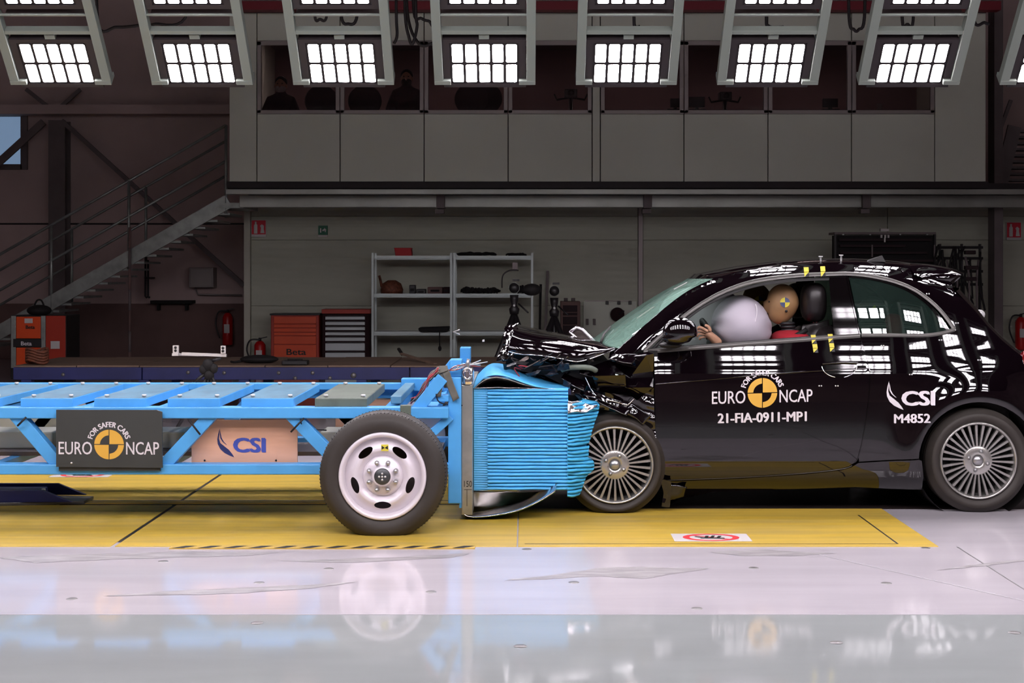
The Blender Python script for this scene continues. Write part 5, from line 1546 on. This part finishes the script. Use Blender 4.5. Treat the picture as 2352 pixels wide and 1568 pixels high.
# windscreen
pil = [carP(x, y) + V((0, EDGE, 0)) for x, y in UP[1:9]]
pil = catmull(pil, 26)
cen = catmull([P(1362, 786, YC - .1), P(1440, 730, YC - .1), P(1515, 681, YC - .1), P(1590, 640, YC - .1)], 26)
rows = []
for j in range(25):
    u = -1 + 2 * j / 24; r = []
    for i, p in enumerate(pil):
        hw = YC - p.y; w = 1 - abs(u) ** 3.4
        c = cen[i]
        r.append(V((p.x + (c.x - p.x) * w, YC + hw * u, p.z + (c.z - p.z) * w)))
    rows.append(r)
MB().grid(rows, True, True).build('windscreen', 'windscreen', car)
MB().grid([[rows[j][-1] for j in range(25)], roof_head[::1][:25] if len(roof_head) == 25 else [roof_head[round(j * NV / 24)] for j in range(25)]], True).build('windscreen_header', 'gloss_black', car)
wp = rows[5]
MB().tube([rows[4][0] + V((0, 0, .02)), rows[7][3] + V((-.01, 0, .012)), rows[10][5] + V((-.01, 0, .012))], .008, 6).build('wiper', 'rubber_black', car)
ck = [rows[6][22], rows[8][20]]
q = P(1570, 654, YC - .35)
MB().bar(P(1548, 664, YC - .38), P(1578, 648, YC - .38), .012, .004).build('screen_label', 'sign_white', car)
# hatch and spoiler
tailedge = catmull([carP(x, y) for x, y in [UP[-1]] + TAIL], 30)
rows = []
for j in range(25):
    u = -1 + 2 * j / 24; r = []
    for i, p in enumerate(tailedge):
        hw = YC - p.y; w = 1 - abs(u) ** 3
        r.append(V((p.x + .10 * w, YC + hw * u, p.z + .02 * w)))
    rows.append(r)
gl_i = 13
MB().grid([r[gl_i:] for r in rows], True, True).build('tailgate', 'paint_black', car)
MB().grid([r[:gl_i + 1] for r in rows], True, True).build('rear_screen', 'gloss_black', car)
sp_line0 = [carP(x, y) for x, y in ((2110, 631), (2150, 645), (2196, 667))]
spn = MB()
top = [P(2085, 606, 9.6), P(2130, 609, 9.55), P(2180, 618, 9.5), P(2206, 629, 9.5)]
nearl = [carP(2100, 628), P(2140, 632, 9.38), P(2185, 634, 9.40), P(2207, 632, 9.44)]
low = [carP(2115, 636), P(2150, 652, 9.40), P(2180, 655, 9.42), P(2203, 640, 9.46)]
cenl = [P(2085, 604, YC), P(2130, 607, YC), P(2180, 616, YC), P(2212, 628, YC)]
rows = [low, nearl, top, cenl] + [[V((p.x, 2 * YC - p.y, p.z)) for p in r] for r in (top, nearl, low)]
MB().grid(loft(rows, 16, 26), True, True).build('spoiler', 'paint_black', car)
MB().grid(loft([low, [p + V((-.02, 1.0 * 0 + (2 * YC - 2 * p.y), 0)) for p in low]], 8, 3), True).build('spoiler_underside', 'paint_black', car)
# roof aerial and bolts
c0 = P(1990, 597, YC - .3)
MB().add([c0 + V((0, -.012, -.01)), c0 + V((.12, -.016, -.012)), c0 + V((.10, 0, .03)), c0 + V((.02, 0, .006)), c0 + V((0, .012, -.01)), c0 + V((.12, .016, -.012))], [(0, 1, 2, 3), (5, 4, 3, 2), (1, 5, 2), (0, 3, 4)]).build('roof_aerial', 'rubber_black', car)
for px, py in ((1932, 592), (1885, 595)):
    q = P(px, py, YC - .3); MB().lathe([(0, .02), (.014, .02), (.014, .014), (.006, .012), (.006, -.02)], q, 'z', 10).build('roof_bolt', 'bolt_white', car)

# wheel arch liner, underbody, inner tub
MB().lathe([(.37, .05), (.375, .45), (0, .45)], V((RW.x, 9.02, RW.z)), 'y', 40).build('arch_liner', 'underbody', car)
FW = V((xat(1412, 9.0), 9.0, .292))
ub = MB(); ub.box(FW.x - .1, 3.15, 9.16, 10.52, .17, .30); ub.build('floor_pan', 'underbody', car, bevel=.02)
MB().box(.70, .78, 9.15, 10.53, .3, .92).build('firewall', 'underbody', car)
MB().box(2.35, 3.0, 9.2, 10.48, .3, .86).build('rear_deck', 'cabin_dark', car, bevel=.03)
for y0, y1 in ((9.17, 9.2), (10.48, 10.51)): MB().box(.8, 2.4, y0, y1, .3, .99).build('door_lining', 'cabin_dark', car)
MB().box(3.02, 3.12, 9.35, 10.33, .25, .8).build('rear_bumper_beam', 'underbody', car)
MB().box(1.75, 1.8, 9.22, 10.46, .3, .9).build('seat_support', 'cabin_dark', car)
m = MB(); m.hexa([(.74, 9.22, .85), (1.05, 9.22, .85), (1.05, 10.46, .85), (.74, 10.46, .85), (.66, 9.3, .99), (1.02, 9.22, 1.0), (1.02, 10.46, 1.0), (.66, 10.38, .99)]); m.build('dashboard', 'cabin_dark', car, bevel=.03)
# far-side headliner edge keeps the roof underside dark
MB().grid([[V((p.x, YC + (YC - p.y) * u * .96, p.z - .02)) for p in edge] for u in (-1, -.5, 0, .5, 1)], True).build('headliner', 'cabin_grey', car)

# alloy wheels
def alloy_wheel(C, R, name, tilt=0.0):
    w = tyre_mesh(C, R, .232, .2, groove=True).build(name, 'tyre', car)
    MB().lathe([(.236, .022), (.232, .004), (.225, .004), (.219, .012), (.214, .04), (.205, .12)], C, 'y', 72).build('rim_lip', 'alloy', w)
    MB().lathe([(.206, .10), (.19, .15), (.0, .15)], C, 'y', 48).build('rim_barrel', 'alloy_dark', w)
    MB().lathe([(.15, .085), (.15, .1), (.03, .1)], C, 'y', 40).build('brake_disc', 'hub_dark', w)
    MB().lathe([(.092, .05), (.09, .028), (.082, .022), (.05, .02), (.034, .022), (.032, .03), (.0, .03)], C, 'y', 48).build('hub_face', 'alloy', w)
    MB().lathe([(.0, .012), (.014, .012), (.018, .016), (.028, .018), (.03, .03)], C, 'y', 24).build('hub_nut', 'hub_metal', w)
    sm = MB()
    sm.hexa([(.082, .024, -.0045), (.216, .018, -.0075), (.216, .045, -.0075), (.082, .05, -.0045), (.082, .024, .0045), (.216, .018, .0075), (.216, .045, .0075), (.082, .05, .0045)])
    for i in range(0): pass
    sm.v[:] = sm.v
    smesh = sm.mesh('spoke')
    ns = 30
    for k in range(ns):
        o = link('spoke', smesh, 'alloy', w, loc=C, rot=(0, 2 * math.pi * k / ns + tilt, 0))
    for k in range(4):
        a = tilt + math.radians(45 + 90 * k + 25)
        q = C + V((.06 * math.cos(a), .012, .06 * math.sin(a)))
        MB().lathe([(0, .0), (.008, 0), (.0085, .004), (.0125, .006), (.0125, .014)], q, 'y', 12).build('wheel_bolt', 'hub_metal', w)
    return w
alloy_wheel(RW, .318, 'wheel', .05)
alloy_wheel(FW + V((0, -.03, 0)), .308, 'wheel', -.12)
for c in (RW, FW): 
    w = tyre_mesh(V((c.x, 10.46, c.z)), .315, .232, .2, groove=False).build('wheel', 'tyre', car)
    MB().lathe([(.232, .1), (.1, .15), (0, .15)], V((c.x, 10.46, c.z)), 'y', 32).build('rim', 'alloy_dark', w)
    MB().tube([V((c.x, c.y + .15, c.z)), V((c.x, 10.5, c.z))], .04).build('axle', 'underbody', car)

# mirror
mc = P(1562, 762, 8.93)
mi = MB().ball(mc, .105, .08, .088, 32, 22)
mi.v = [(x - (.02 if z < mc.z - .03 else 0), y, z if z > mc.z - .06 else mc.z - .06 + (z - (mc.z - .06)) * .5) for x, y, z in mi.v]
mi = mi.build('door_mirror', 'paint_black', car)
MB().ball(P(1540, 792, 9.0), .07, .07, .022, 20, 10).build('mirror_foot', 'rubber_black', mi)
MB().bar(P(1548, 785, 8.96), P(1556, 770, 8.94), .05, .05).build('mirror_stalk', 'paint_black', mi, bevel=.015)
# door handle pocket
hp = []
for i in range(25):
    a = math.pi * i / 24
    hp.append((1928 - 41 * math.cos(a), 838 + 29 * math.sin(a)))
panel('handle_pocket', hp, 'gloss_black', .02, off=.0025, rim=0, mirror=False)
ribbon('handle_edge', hp[1:11], .005, 'chrome', off=.004, dome=.002, n=20)
ribbon('handle_edge', hp[14:-1], .005, 'chrome', off=.004, dome=.002, n=20)
ribbon('handle_bar', [(1888, 835.5), (1928, 833), (1969, 834)], .014, 'paint_black', off=.008, dome=.008, n=20)
# lettering and logos on the door and quarter panel
dm = lambda x, y: carP(x, y, .003)
ncap_logo(1751, 902, 1.0, dm, car, tilt=-.024)
text_px('21-FIA-0911-MP1', (1648, 949.5, 1853, 971.5), dm, 'decal_white', car, bold=1.1, shear=-.024)
csi(2035, 874, 1.0, dm, car, 'decal_white', 'decal_white')
text_px('CSI', (2070, 899, 2148, 931), dm, 'decal_white', car, bold=2.6, shear=-.01)
text_px('M4852', (2053, 951, 2137, 971.5), dm, 'decal_white', car, bold=1.1, shear=-.01)
# measuring tapes and tracking dots
def tape(x0, y0, x1, y1, w, n):
    for i in range(n):
        t0 = i / n; t1 = (i + .92) / n
        a = (x0 + (x1 - x0) * t0, y0 + (y1 - y0) * t0); b = (x0 + (x1 - x0) * t1, y0 + (y1 - y0) * t1)
        f = lambda x, y: carP(x, y, .0085)
        if i % 2 == 0:
            shape_px([(a[0] - w, a[1]), (a[0] + w, a[1] - .4), (b[0] + w, b[1] - .4), (b[0] - w, b[1])], f, 'marker_yellow', car, 'tape_mark')
        else:
            shape_px([(a[0] - w, a[1]), (a[0] + w, a[1] - .4), (b[0] - w, b[1])], f, 'marker_yellow', car, 'tape_mark')
            shape_px([(a[0] + w * .9, a[1]), (b[0] + w, b[1] - .4), (b[0] - w * .6, b[1])], f, 'marker_black', car, 'tape_mark')
tape(1851, 616, 1853, 638, 5.5, 2); tape(1889, 614, 1891, 638, 5.5, 2); tape(1867, 770, 1874, 812, 5.5, 4); tape(1906, 768, 1912, 810, 5.5, 4)
for px, py in ((1966, 616), (2036, 633), (2104, 630), (2131, 675), (2198, 742), (2160, 781), (2027, 794), (2092, 860), (2249, 827), (1884, 886), (1922, 886)):
    for dx in (-2.6, 2.6):
        q = carP(px + dx, py, .002); MB().lathe([(0, -.002), (.0045, -.0015), (.005, .002)], q, 'y', 8).build('tracking_dot', 'bolt_white', car)
# tail lamp and rear wiper boss
tl = carP(2352, 838)
MB().ball(tl + V((.03, .05, -.01)), .05, .06, .10, 20, 14).build('tail_lamp', 'taillight', car)
q = P(2250, 722, YC - .1)
MB().lathe([(0, -.02), (.03, -.02), (.032, .01), (0, .012)], q, 'y', 20).build('rear_marker', 'bolt_white', car)

# ------------------------------------------------------------------ crushed front end
def facet(name, pts, m='paint_black'):
    q = [P(x, y, d) for x, y, d in pts]
    return MB().add(q, [tuple(range(len(q)))]).build(name, m, car, solid=.003)
fd = {'a': (1400, 826, 9.12), 'b': (1486, 808, 9.02), 'c': (1501, 812, 8.98), 'd': (1501, 866, 9.05), 'e': (1500, 889, 8.99), 'f': (1446, 868, 9.06), 'g': (1361, 864, 8.97),
      'h': (1436, 861, 8.97), 'i': (1372, 898, 9.04), 'j': (1452, 910, 9.06), 'k': (1463, 919, 9.06), 'l': (1438, 890, 9.02), 'm': (1330, 852, 9.06), 'n': (1484, 816, 8.965), 'o': (1418, 846, 9.05)}
def FF(s, name='fender_fold'): facet(name, [fd[c] for c in s])
FF('abnf'); FF('afo'); FF('aohgm'); FF('ohf'); FF('bcn'); FF('ndf'); FF('ncd'); FF('def'); FF('ghli'); FF('hfl'); FF('lji'); FF('fel'); FF('lekj')
low_f = lambda x, z: .03 * noise.noise(V((x * 9, z * 11, 4))) + .025 * math.sin(z * 60 + x * 20) * .3
panel('fender_lower', [(1310, 893), (1345, 884), (1372, 897), (1412, 905), (1452, 911), (1463, 920), (1482, 905), (1501, 890), (1503, 950), (1507, 1010), (1512, 1050), (1498, 1030), (1482, 1000), (1462, 972), (1438, 955), (1405, 944), (1370, 938), (1330, 918)], 'paint_black', .014, extra=low_f, mirror=False)
for i, qd in enumerate([[(1340, 905, 8.96), (1420, 935, 8.95), (1428, 920, 8.97), (1345, 893, 8.98)], [(1370, 925, 8.95), (1440, 955, 8.94), (1450, 940, 8.97), (1375, 912, 8.98)], [(1288, 868, 9.02), (1340, 900, 8.98), (1352, 880, 9.03), (1296, 856, 9.08)],
                        [(1430, 940, 8.96), (1478, 975, 8.97), (1495, 955, 8.98), (1450, 925, 8.99)], [(1330, 856, 9.0), (1400, 880, 9.04), (1410, 868, 9.05), (1336, 846, 9.05)], [(1395, 825, 9.0), (1450, 838, 8.98), (1470, 815, 9.03), (1405, 812, 9.08)]]):
    crumple('body_fold', [P(*q) for q in qd], .014, 20 + i, 'paint_black', car, 12, True, 8)
ribbon('fender_crease', [(1345, 868), (1362, 900), (1382, 915), (1410, 920), (1440, 928)], .006, 'chrome', off=.05, dome=.003, n=24)
ribbon('fender_edge', [(1434, 934), (1447, 924), (1456, 915)], .005, 'chrome', off=.03, dome=.002, n=12)
MB().tube(catmull([P(1288, 850, 9.02), P(1310, 844, 8.99), P(1352, 844, 8.98), P(1372, 853, 9.0)], 16), [.004] + [.016] * 14 + [.004], 10).build('hinge_arm', 'olive_plate', car)
# front wing beside the screen
crumple('scuttle', [P(1398, 818, 9.15), P(1440, 818, 9.1), P(1452, 795, 9.2), P(1408, 796, 9.3)], .012, 33, 'paint_black', car, 12, True, 12)
MB().box(xat(1490, 9.0), xat(1512, 9.0), 9.06, 9.2, zat(826, 9.0), zat(806, 9.0)).build('hinge_gap', 'rubber_black', car)
# bonnet folded upward
bn = [P(x, y, d) for x, y, d in ((1412, 801, 9.12), (1385, 812, 9.05), (1330, 829, 9.0), (1285, 822, 9.0), (1240, 815, 9.0), (1195, 812, 9.02), (1168, 806, 9.05))]
b1 = [P(x, y, d) for x, y, d in ((1411, 798, 9.14), (1383, 802, 9.07), (1330, 806, 9.02), (1285, 801, 9.02), (1240, 795, 9.02), (1195, 790, 9.04), (1170, 786, 9.07))]
b2 = [P(x, y, d) for x, y, d in ((1406, 793, 9.45), (1376, 788, 9.30), (1330, 783, 9.20), (1285, 777, 9.18), (1240, 772, 9.18), (1200, 764, 9.2), (1180, 757, 9.22))]
b3 = [P(x, y, d) for x, y, d in ((1400, 790, 9.9), (1370, 784, 9.9), (1330, 775, 9.9), (1285, 766, 9.9), (1240, 757, 9.9), (1205, 750, 9.9), (1186, 745, 9.9))]
b4 = [P(x, y, d) for x, y, d in ((1380, 789, 10.5), (1355, 784, 10.5), (1330, 778, 10.5), (1285, 769, 10.5), (1240, 760, 10.5), (1205, 753, 10.5), (1188, 748, 10.5))]
MB().grid(loft([bn, b1, b2, b3, b4], 60, 36, lambda p, u, v: p + V((0, .0, .003 * noise.noise(p * 6) * (1 + 2 * u * u)))), True).build('bonnet', 'paint_black', car, solid=.006)
ribbon_b = catmull([p + V((0, -.006, -.002)) for p in bn], 40)
MB().tube(ribbon_b, .0035, 6).build('bonnet_edge', 'chrome', car)
# nose of the bonnet, crumpled
for i, qd in enumerate([[(1150, 815, 9.1), (1190, 815, 9.02), (1196, 765, 9.2), (1162, 748, 9.3)], [(1160, 755, 9.3), (1188, 770, 9.15), (1190, 742, 9.5), (1162, 745, 9.5)], [(1140, 830, 9.15), (1180, 822, 9.02), (1186, 790, 9.05), (1152, 790, 9.15)]]):
    crumple('bonnet_nose', [P(*q) for q in qd], .02, 40 + i, 'paint_black', car, 12, False, 11)
crumple('hinge_bracket', [P(1308, 760, 9.8), P(1345, 792, 9.7), P(1378, 790, 9.7), P(1324, 752, 9.8)], .006, 50, 'metal_raw', car, 8, True)
MB().tube([P(1310, 762, 9.78), P(1324, 752, 9.78), P(1338, 757, 9.78), P(1368, 788, 9.72)], .012, 8).build('hinge_strut', 'foil', car)
MB().tube([P(1309, 762, 9.78), P(1330, 782, 9.74), P(1342, 792, 9.72)], .010, 8).build('hinge_strut', 'foil', car)
# torn bumper, lamps, engine-bay parts
rnd = random.Random(11)
mm = ['plastic_blue_grey', 'paint_black', 'black_plastic', 'plastic_blue_grey', 'paint_black', 'metal_raw', 'black_matt']
MB().prismpx([(1165, 812), (1300, 826), (1400, 830), (1400, 880), (1310, 892), (1250, 862), (1160, 845)], 9.16, 10.3).build('engine_bay', 'underbody', car)
MB().prismpx([(1318, 890), (1400, 890), (1400, 1010), (1390, 1090), (1372, 1100), (1360, 950)], 9.3, 10.3).build('engine_block', 'underbody', car)
for i in range(46):
    u = rnd.random()
    px = 1150 + 235 * u; py = 818 + rnd.uniform(0, 1) * (20 + 45 * min(1, u * 1.5)) 
    w = rnd.uniform(14, 46); h = rnd.uniform(6, 22); d = rnd.uniform(8.95, 9.2)
    t = rnd.uniform(-.6, .4)
    qd = []
    for sx, sy in ((-1, 1), (1, 1), (1, -1), (-1, -1)):
        a, b = sx * w * .5 * rnd.uniform(.4, 1), sy * h * .5 * rnd.uniform(.4, 1)
        qd.append(P(px + a * math.cos(t) - b * math.sin(t), py + a * math.sin(t) + b * math.cos(t), d + rnd.uniform(-.05, .05)))
    crumple('torn_part', qd, .014, 60 + i, mm[i % len(mm)], car, 8, False, 14)
for i in range(9):
    px = 1150 + rnd.uniform(0, 130); py = 825 + rnd.uniform(-15, 40)
    MB().tube(catmull([P(px, py, 9.0), P(px + rnd.uniform(-20, 20), py + rnd.uniform(-12, 12), 8.97), P(px + rnd.uniform(-30, 30), py + rnd.uniform(-16, 20), 8.98)], 8), .004, 5).build('torn_wire', ('cable_black', 'metal_raw', 'cable_black', 'wire_red')[i % 4], car)
crumple('sill_tear', [P(1522, 1160, 9.05), P(1540, 1162, 9.05), P(1544, 1105, 9.0), P(1518, 1100, 9.0)], .02, 71, 'paint_black', car, 8, False)
crumple('sill_tear', [P(1530, 1150, 9.08), P(1575, 1140, 9.1), P(1580, 1118, 9.06), P(1530, 1110, 9.04)], .02, 72, 'paint_black', car, 10, True)

# ------------------------------------------------------------------ inside the cabin
seat = empty('driver_seat', V((2.0, 9.5, .3)), 'black driver seat with a tall padded headrest', 'seat')
def rbox(mb, c, r, n=20, m=14, p=3.0):
    k = len(mb.v); mb.ball((0, 0, 0), 1, 1, 1, n, m)
    for i in range(k, len(mb.v)):
        v = V(mb.v[i]); s = (abs(v.x) ** p + abs(v.y) ** p + abs(v.z) ** p) ** (-1 / p)
        v *= s; mb.v[i] = (c[0] + v.x * r[0], c[1] + v.y * r[1], c[2] + v.z * r[2])
    return mb
DD = 9.50
q = P(1868, 694, DD - .05)
rbox(MB(), q, (.075, .14, .125)).build('headrest', 'seat_black', seat)
q2 = P(1888, 800, DD)
rbox(MB(), q2 - V((0, 0, .12)), (.10, .25, .28)).build('backrest', 'seat_black', seat)
rbox(MB(), V((1.55, DD, .48)), (.28, .25, .1)).build('cushion', 'seat_black', seat)
for dy in (-.06, .06): MB().tube([q + V((0, dy, -.1)), q2 + V((0, dy, .1))], .008).build('headrest_rod', 'chrome', seat)
crumple('seat_cover_fold', [P(1835, 790, 9.33), P(1900, 782, 9.36), P(1906, 738, 9.4), P(1846, 745, 9.36)], .02, 81, 'seat_black', seat, 12, True, 10)
dum = empty('crash_test_dummy', V((1.75, DD, .55)), 'tan crash test dummy in the driver seat with a red vest', 'dummy')
def dummy(root, hc, dscale=1.0, red=True, facing=-1):
    h = MB()
    h.ball((0, 0, 0), 1, 1, 1, 40, 28)
    out = []
    for x, y, z in h.v:
        # skull with flatter face towards -x, chin lower front
        X, Yv, Z = x * .105, y * .078, z * .128
        if z < 0:
            X = X * (1 - .10 * -z) - .02 * (-z)
            Yv *= 1 - .18 * (-z)
        if x < -.75: X += (-.75 - x) * .02
        if x < -.8 and abs(y) < .25 and -.35 < z < .12: X -= .022 * (1 - abs(y) / .25)
        out.append(hc + V((X, Yv, Z)))
    h.v = [tuple(p) for p in out]
    hd = h.build('head', 'dummy_skin', root)
    for sy in (-1, 1):
        MB().ball(hc + V((-.085, .03 * sy, .015)), .01, .012, .008, 10, 8).build('eye', 'marker_black', hd)
    MB().ball(hc + V((-.098, 0, -.062)), .008, .026, .006, 10, 8).build('mouth', 'marker_black', hd)
    MB().ball(hc + V((.012, -.0735, -.043)), .0085, .006, .0085, 10, 8).build('ear_hole', 'marker_black', hd)
    yk = hc.y - .079
    for k in range(4):
        pts = [(0, 0)] + [(.031 * math.cos(math.radians(90 * k + a)), .031 * math.sin(math.radians(90 * k + a))) for a in range(0, 91, 15)]
        def on(u, v):
            uu = max(-.99, min(.99, u / .105)); vv = max(-.99, min(.99, v / .128))
            yy = .078 * math.sqrt(max(.02, 1 - uu * uu - vv * vv)) * (1 - .18 * max(0, -vv))
            return V((hc.x + u, hc.y - yy - .003, hc.z + v))
        MB().add([on(u + .003, v + .012) for u, v in pts], [tuple(range(len(pts)))]).build('target_mark', 'marker_yellow' if k % 2 else 'marker_blue', hd)
    for i in range(5):
        MB().lathe([(.0, 0), (.048, 0), (.05, .01), (.045, .018), (0, .018)], hc + V((.03 + .006 * (4 - i), 0, -.215 + i * .021)), 'z', 20).build('neck_disc', 'dummy_neck', root)
    skin_body('torso', [hc + V((.12, 0, -.62)), hc + V((.08, 0, -.45)), hc + V((.05, 0, -.28)), hc + V((.06, -.17, -.27)), hc + V((.0, -.22, -.42)), hc + V((-.18, -.20, -.42)), hc + V((-.36, -.14, -.30)),
                        hc + V((.06, .17, -.27)), hc + V((.0, .22, -.42)), hc + V((-.18, .20, -.45)), hc + V((-.3, .12, -.36)), hc + V((-.3, -.1, -.66)), hc + V((-.3, .1, -.66)), hc + V((-.6, -.1, -.8)), hc + V((-.6, .1, -.8))],
              [(0, 1), (1, 2), (2, 3), (3, 4), (4, 5), (5, 6), (2, 7), (7, 8), (8, 9), (9, 10), (0, 11), (0, 12), (11, 13), (12, 14)], [.14, .14, .12, .075, .055, .048, .035, .075, .055, .048, .035, .085, .085, .06, .06], 'dummy_skin', root)
    if red:
        g_ = MB(); rbox(g_, hc + V((.045, -.02, -.225)), (.115, .24, .062), 24, 12, 2.4); g_.build('vest_shoulder', 'dummy_red', root)
        rbox(MB(), hc + V((.02, 0, -.42)), (.15, .2, .13), 24, 12, 2.6).build('vest_chest', 'dummy_red', root)
    MB().tube(catmull([hc + V((.12, -.16, -.16)), hc + V((.04, -.2, -.2)), hc + V((-.05, -.16, -.28)), hc + V((-.09, -.05, -.42))], 14), .018, 6).build('belt', 'rubber_black', root)
hc = P(1797, 698, DD - .03)
dummy(dum, hc)
# hand raised beside the airbag, fingers curled round the wheel rim
hw = P(1640, 778, DD - .2)
hm = MB()
pal = P(1628, 768, DD - .21)
hd_o = skin_body('hand', [P(1656, 792, DD - .19), P(1642, 780, DD - .2), pal, P(1622, 761, DD - .21)], [(0, 1), (1, 2), (2, 3)], [.030, .032, (.040, .026), (.038, .022)], 'hand_skin', dum)
fing = [((1618, 756), (1606, 750), (1600, 757), .24), ((1617, 761), (1603, 758), (1598, 766), .225), ((1618, 767), (1605, 766), (1600, 774), .21), ((1622, 773), (1610, 774), (1606, 780), .195)]
for k, (a, b, c, dd) in enumerate(fing):
    skin_body('finger', [P(*((1628 - 0 * k), 762 + 3 * k), DD - dd), P(*a, DD - dd), P(*b, DD - dd - .005), P(*c, DD - dd + .01)], [(0, 1), (1, 2), (2, 3)], [.0105, .0105, .0095, .0082], 'hand_skin', hd_o)
skin_body('thumb', [P(1632, 762, DD - .245), P(1628, 750, DD - .25), P(1618, 746, DD - .25)], [(0, 1), (1, 2)], [.013, .011, .009], 'hand_skin', hd_o)
sw = empty('steering_wheel', P(1630, 775, DD), 'dark steering wheel behind the dummy hand', 'steering wheel')
ax = V((.9, 0, .45)).normalized(); u_ = V((0, 1, 0)); v_ = ax.cross(u_)
sc_ = P(1640, 790, DD)
MB().tube([sc_ + (u_ * math.cos(t * .2) + v_ * math.sin(t * .2)) * .17 for t in range(33)], .016, 8).build('rim', 'rubber_black', sw)
for t in (0, math.pi, -math.pi / 2): MB().tube([sc_, sc_ + (u_ * math.cos(t) + v_ * math.sin(t)) * .17], .014).build('spoke', 'rubber_black', sw)
MB().ball(sc_, .05, .06, .06).build('boss', 'rubber_black', sw)
MB().tube([sc_, sc_ - ax * .4], .025).build('column', 'rubber_black', sw)
# airbags
ab = empty('airbag', P(1703, 800, DD), 'round white inflated driver airbag in front of the dummy', 'airbag')
abc = P(1703, 744, DD - .02)
mb = MB().ball((0, 0, 0), 1, 1, 1, 48, 32)
mb.v = [tuple(abc + V((x * .185 * (1 + .04 * math.cos(6 * math.atan2(y, z))), y * .26, z * .185 - .03 * x * (1 if x > 0 else 0)))) for x, y, z in mb.v]
ao = mb.build('cushion', 'airbag', ab)
sm_ = [abc + V((.07 * math.cos(t) * .6 + .0 + .05 * math.sin(t), -.262 * math.cos(.0) * math.sqrt(max(0, 1 - (.35 * math.cos(t)) ** 2 - (.75 * math.sin(t)) ** 2)), .185 * .75 * math.sin(t))) for t in [(-1.2 + 2.4 * i / 20) for i in range(21)]]
MB().tube(sm_, .0022, 5).build('seam', 'airbag_lightened', ao)
a2 = empty('airbag', P(1620, 800, 10.15), 'large pale passenger airbag behind the steering wheel', 'airbag')
mb = MB(); rbox(mb, P(1612, 745, 10.1), (.3, .26, .26), 36, 24, 2.4); mb.build('cushion', 'airbag_lightened', a2)
MB().tube([P(1560, 735, 9.85), P(1600, 700, 9.86), P(1650, 688, 9.9)], .003, 5).build('seam', 'airbag', a2)
d2 = empty('crash_test_dummy', V((1.75, 10.2, .55)), 'second tan crash test dummy on the passenger side behind the driver', 'dummy')
dummy(d2, P(1738, 694, 10.2), red=False)
st2 = empty('passenger_seat', V((2.0, 10.2, .3)), 'dark passenger seat at the far side of the cabin', 'seat')
rbox(MB(), P(1830, 690, 10.2), (.07, .13, .12)).build('headrest', 'seat_black', st2); rbox(MB(), P(1850, 800, 10.2) - V((0, 0, .12)), (.1, .25, .28)).build('backrest', 'seat_black', st2); rbox(MB(), V((1.6, 10.2, .48)), (.25, .24, .1)).build('cushion', 'seat_black', st2)
# child seats and parcels behind the quarter window
cs = empty('booster_chair', V((2.35, 9.55, .86)), 'dark child seat with red lining behind the rear side window', 'child seat')
rbox(MB(), P(2085, 745, 9.6), (.12, .16, .16)).build('shell', 'plastic_blue_grey', cs)
rbox(MB(), P(2052, 752, 9.5), (.05, .08, .09)).build('lining', 'dummy_red', cs)
MB().tube(catmull([P(2075, 712, 9.5), P(2090, 706, 9.48), P(2105, 712, 9.5), P(2110, 745, 9.5)], 12), .01).build('harness', 'decal_white', cs)
cs = empty('child_dummy', V((2.1, 9.6, .86)), 'small dark child dummy with yellow target seen through the rear side window', 'dummy')
rbox(MB(), P(2003, 715, 9.6), (.085, .08, .1), p=2.2).build('head', 'cabin_grey', cs)
rbox(MB(), P(2005, 765, 9.6), (.1, .13, .09)).build('torso', 'cabin_dark', cs)
MB().add([P(2003, 706, 9.51), P(2009, 700, 9.51), P(2014, 708, 9.51), P(2007, 712, 9.51)], [(0, 1, 2, 3)]).build('target_mark', 'marker_yellow', cs)

# flying splinters knocked off the nose
for i, (px, py, d, lb) in enumerate(((1045, 762, 9.3, 'bent white splinter flying in front of the shelving'), (1110, 782, 9.2, 'tiny bright chip flying left of the bonnet nose'), (1190, 1128, 8.9, 'small chip flying below the barrier'), (1180, 1255 - 90, 9.0, 'tiny chip above the yellow plate under the barrier'))):
    e = empty('flying_splinter', P(px, py, d), lb, 'debris', 'splinters in the air')
    q = P(px, py, d)
    if i == 0:
        MB().tube([q + V((.03, 0, -.015)), q + V((-.012, 0, 0)), q + V((.03, 0, .014))], .004, 6).build('splinter', 'sign_white', e)
    else:
        crumple('splinter', [q + V((-.007, 0, -.007)), q + V((.007, .003, -.006)), q + V((.006, 0, .008)), q + V((-.006, .002, .006))], .003, 90 + i, 'sign_white', e, 4)
# blue wedge on the floor behind the rear wheel
e = empty('floor_wedge', floorP(2400, 1166), 'blue and navy steel wedge on the floor behind the rear wheel', 'wedge')
x0 = xat(2318, 9.7)
m = MB(); m.hexa([(x0, 9.6, .003), (x0 + 1.2, 9.6, .003), (x0 + 1.2, 10.4, .003), (x0, 10.4, .003), (x0 + .25, 9.7, .14), (x0 + 1.2, 9.7, .14), (x0 + 1.2, 10.3, .14), (x0 + .25, 10.3, .14)]); m.build('ramp', 'navy', e, bevel=.01)
MB().box(x0 + .05, x0 + 1.2, 9.55, 9.6, .003, .05).build('edge_strip', 'trolley_blue', e)
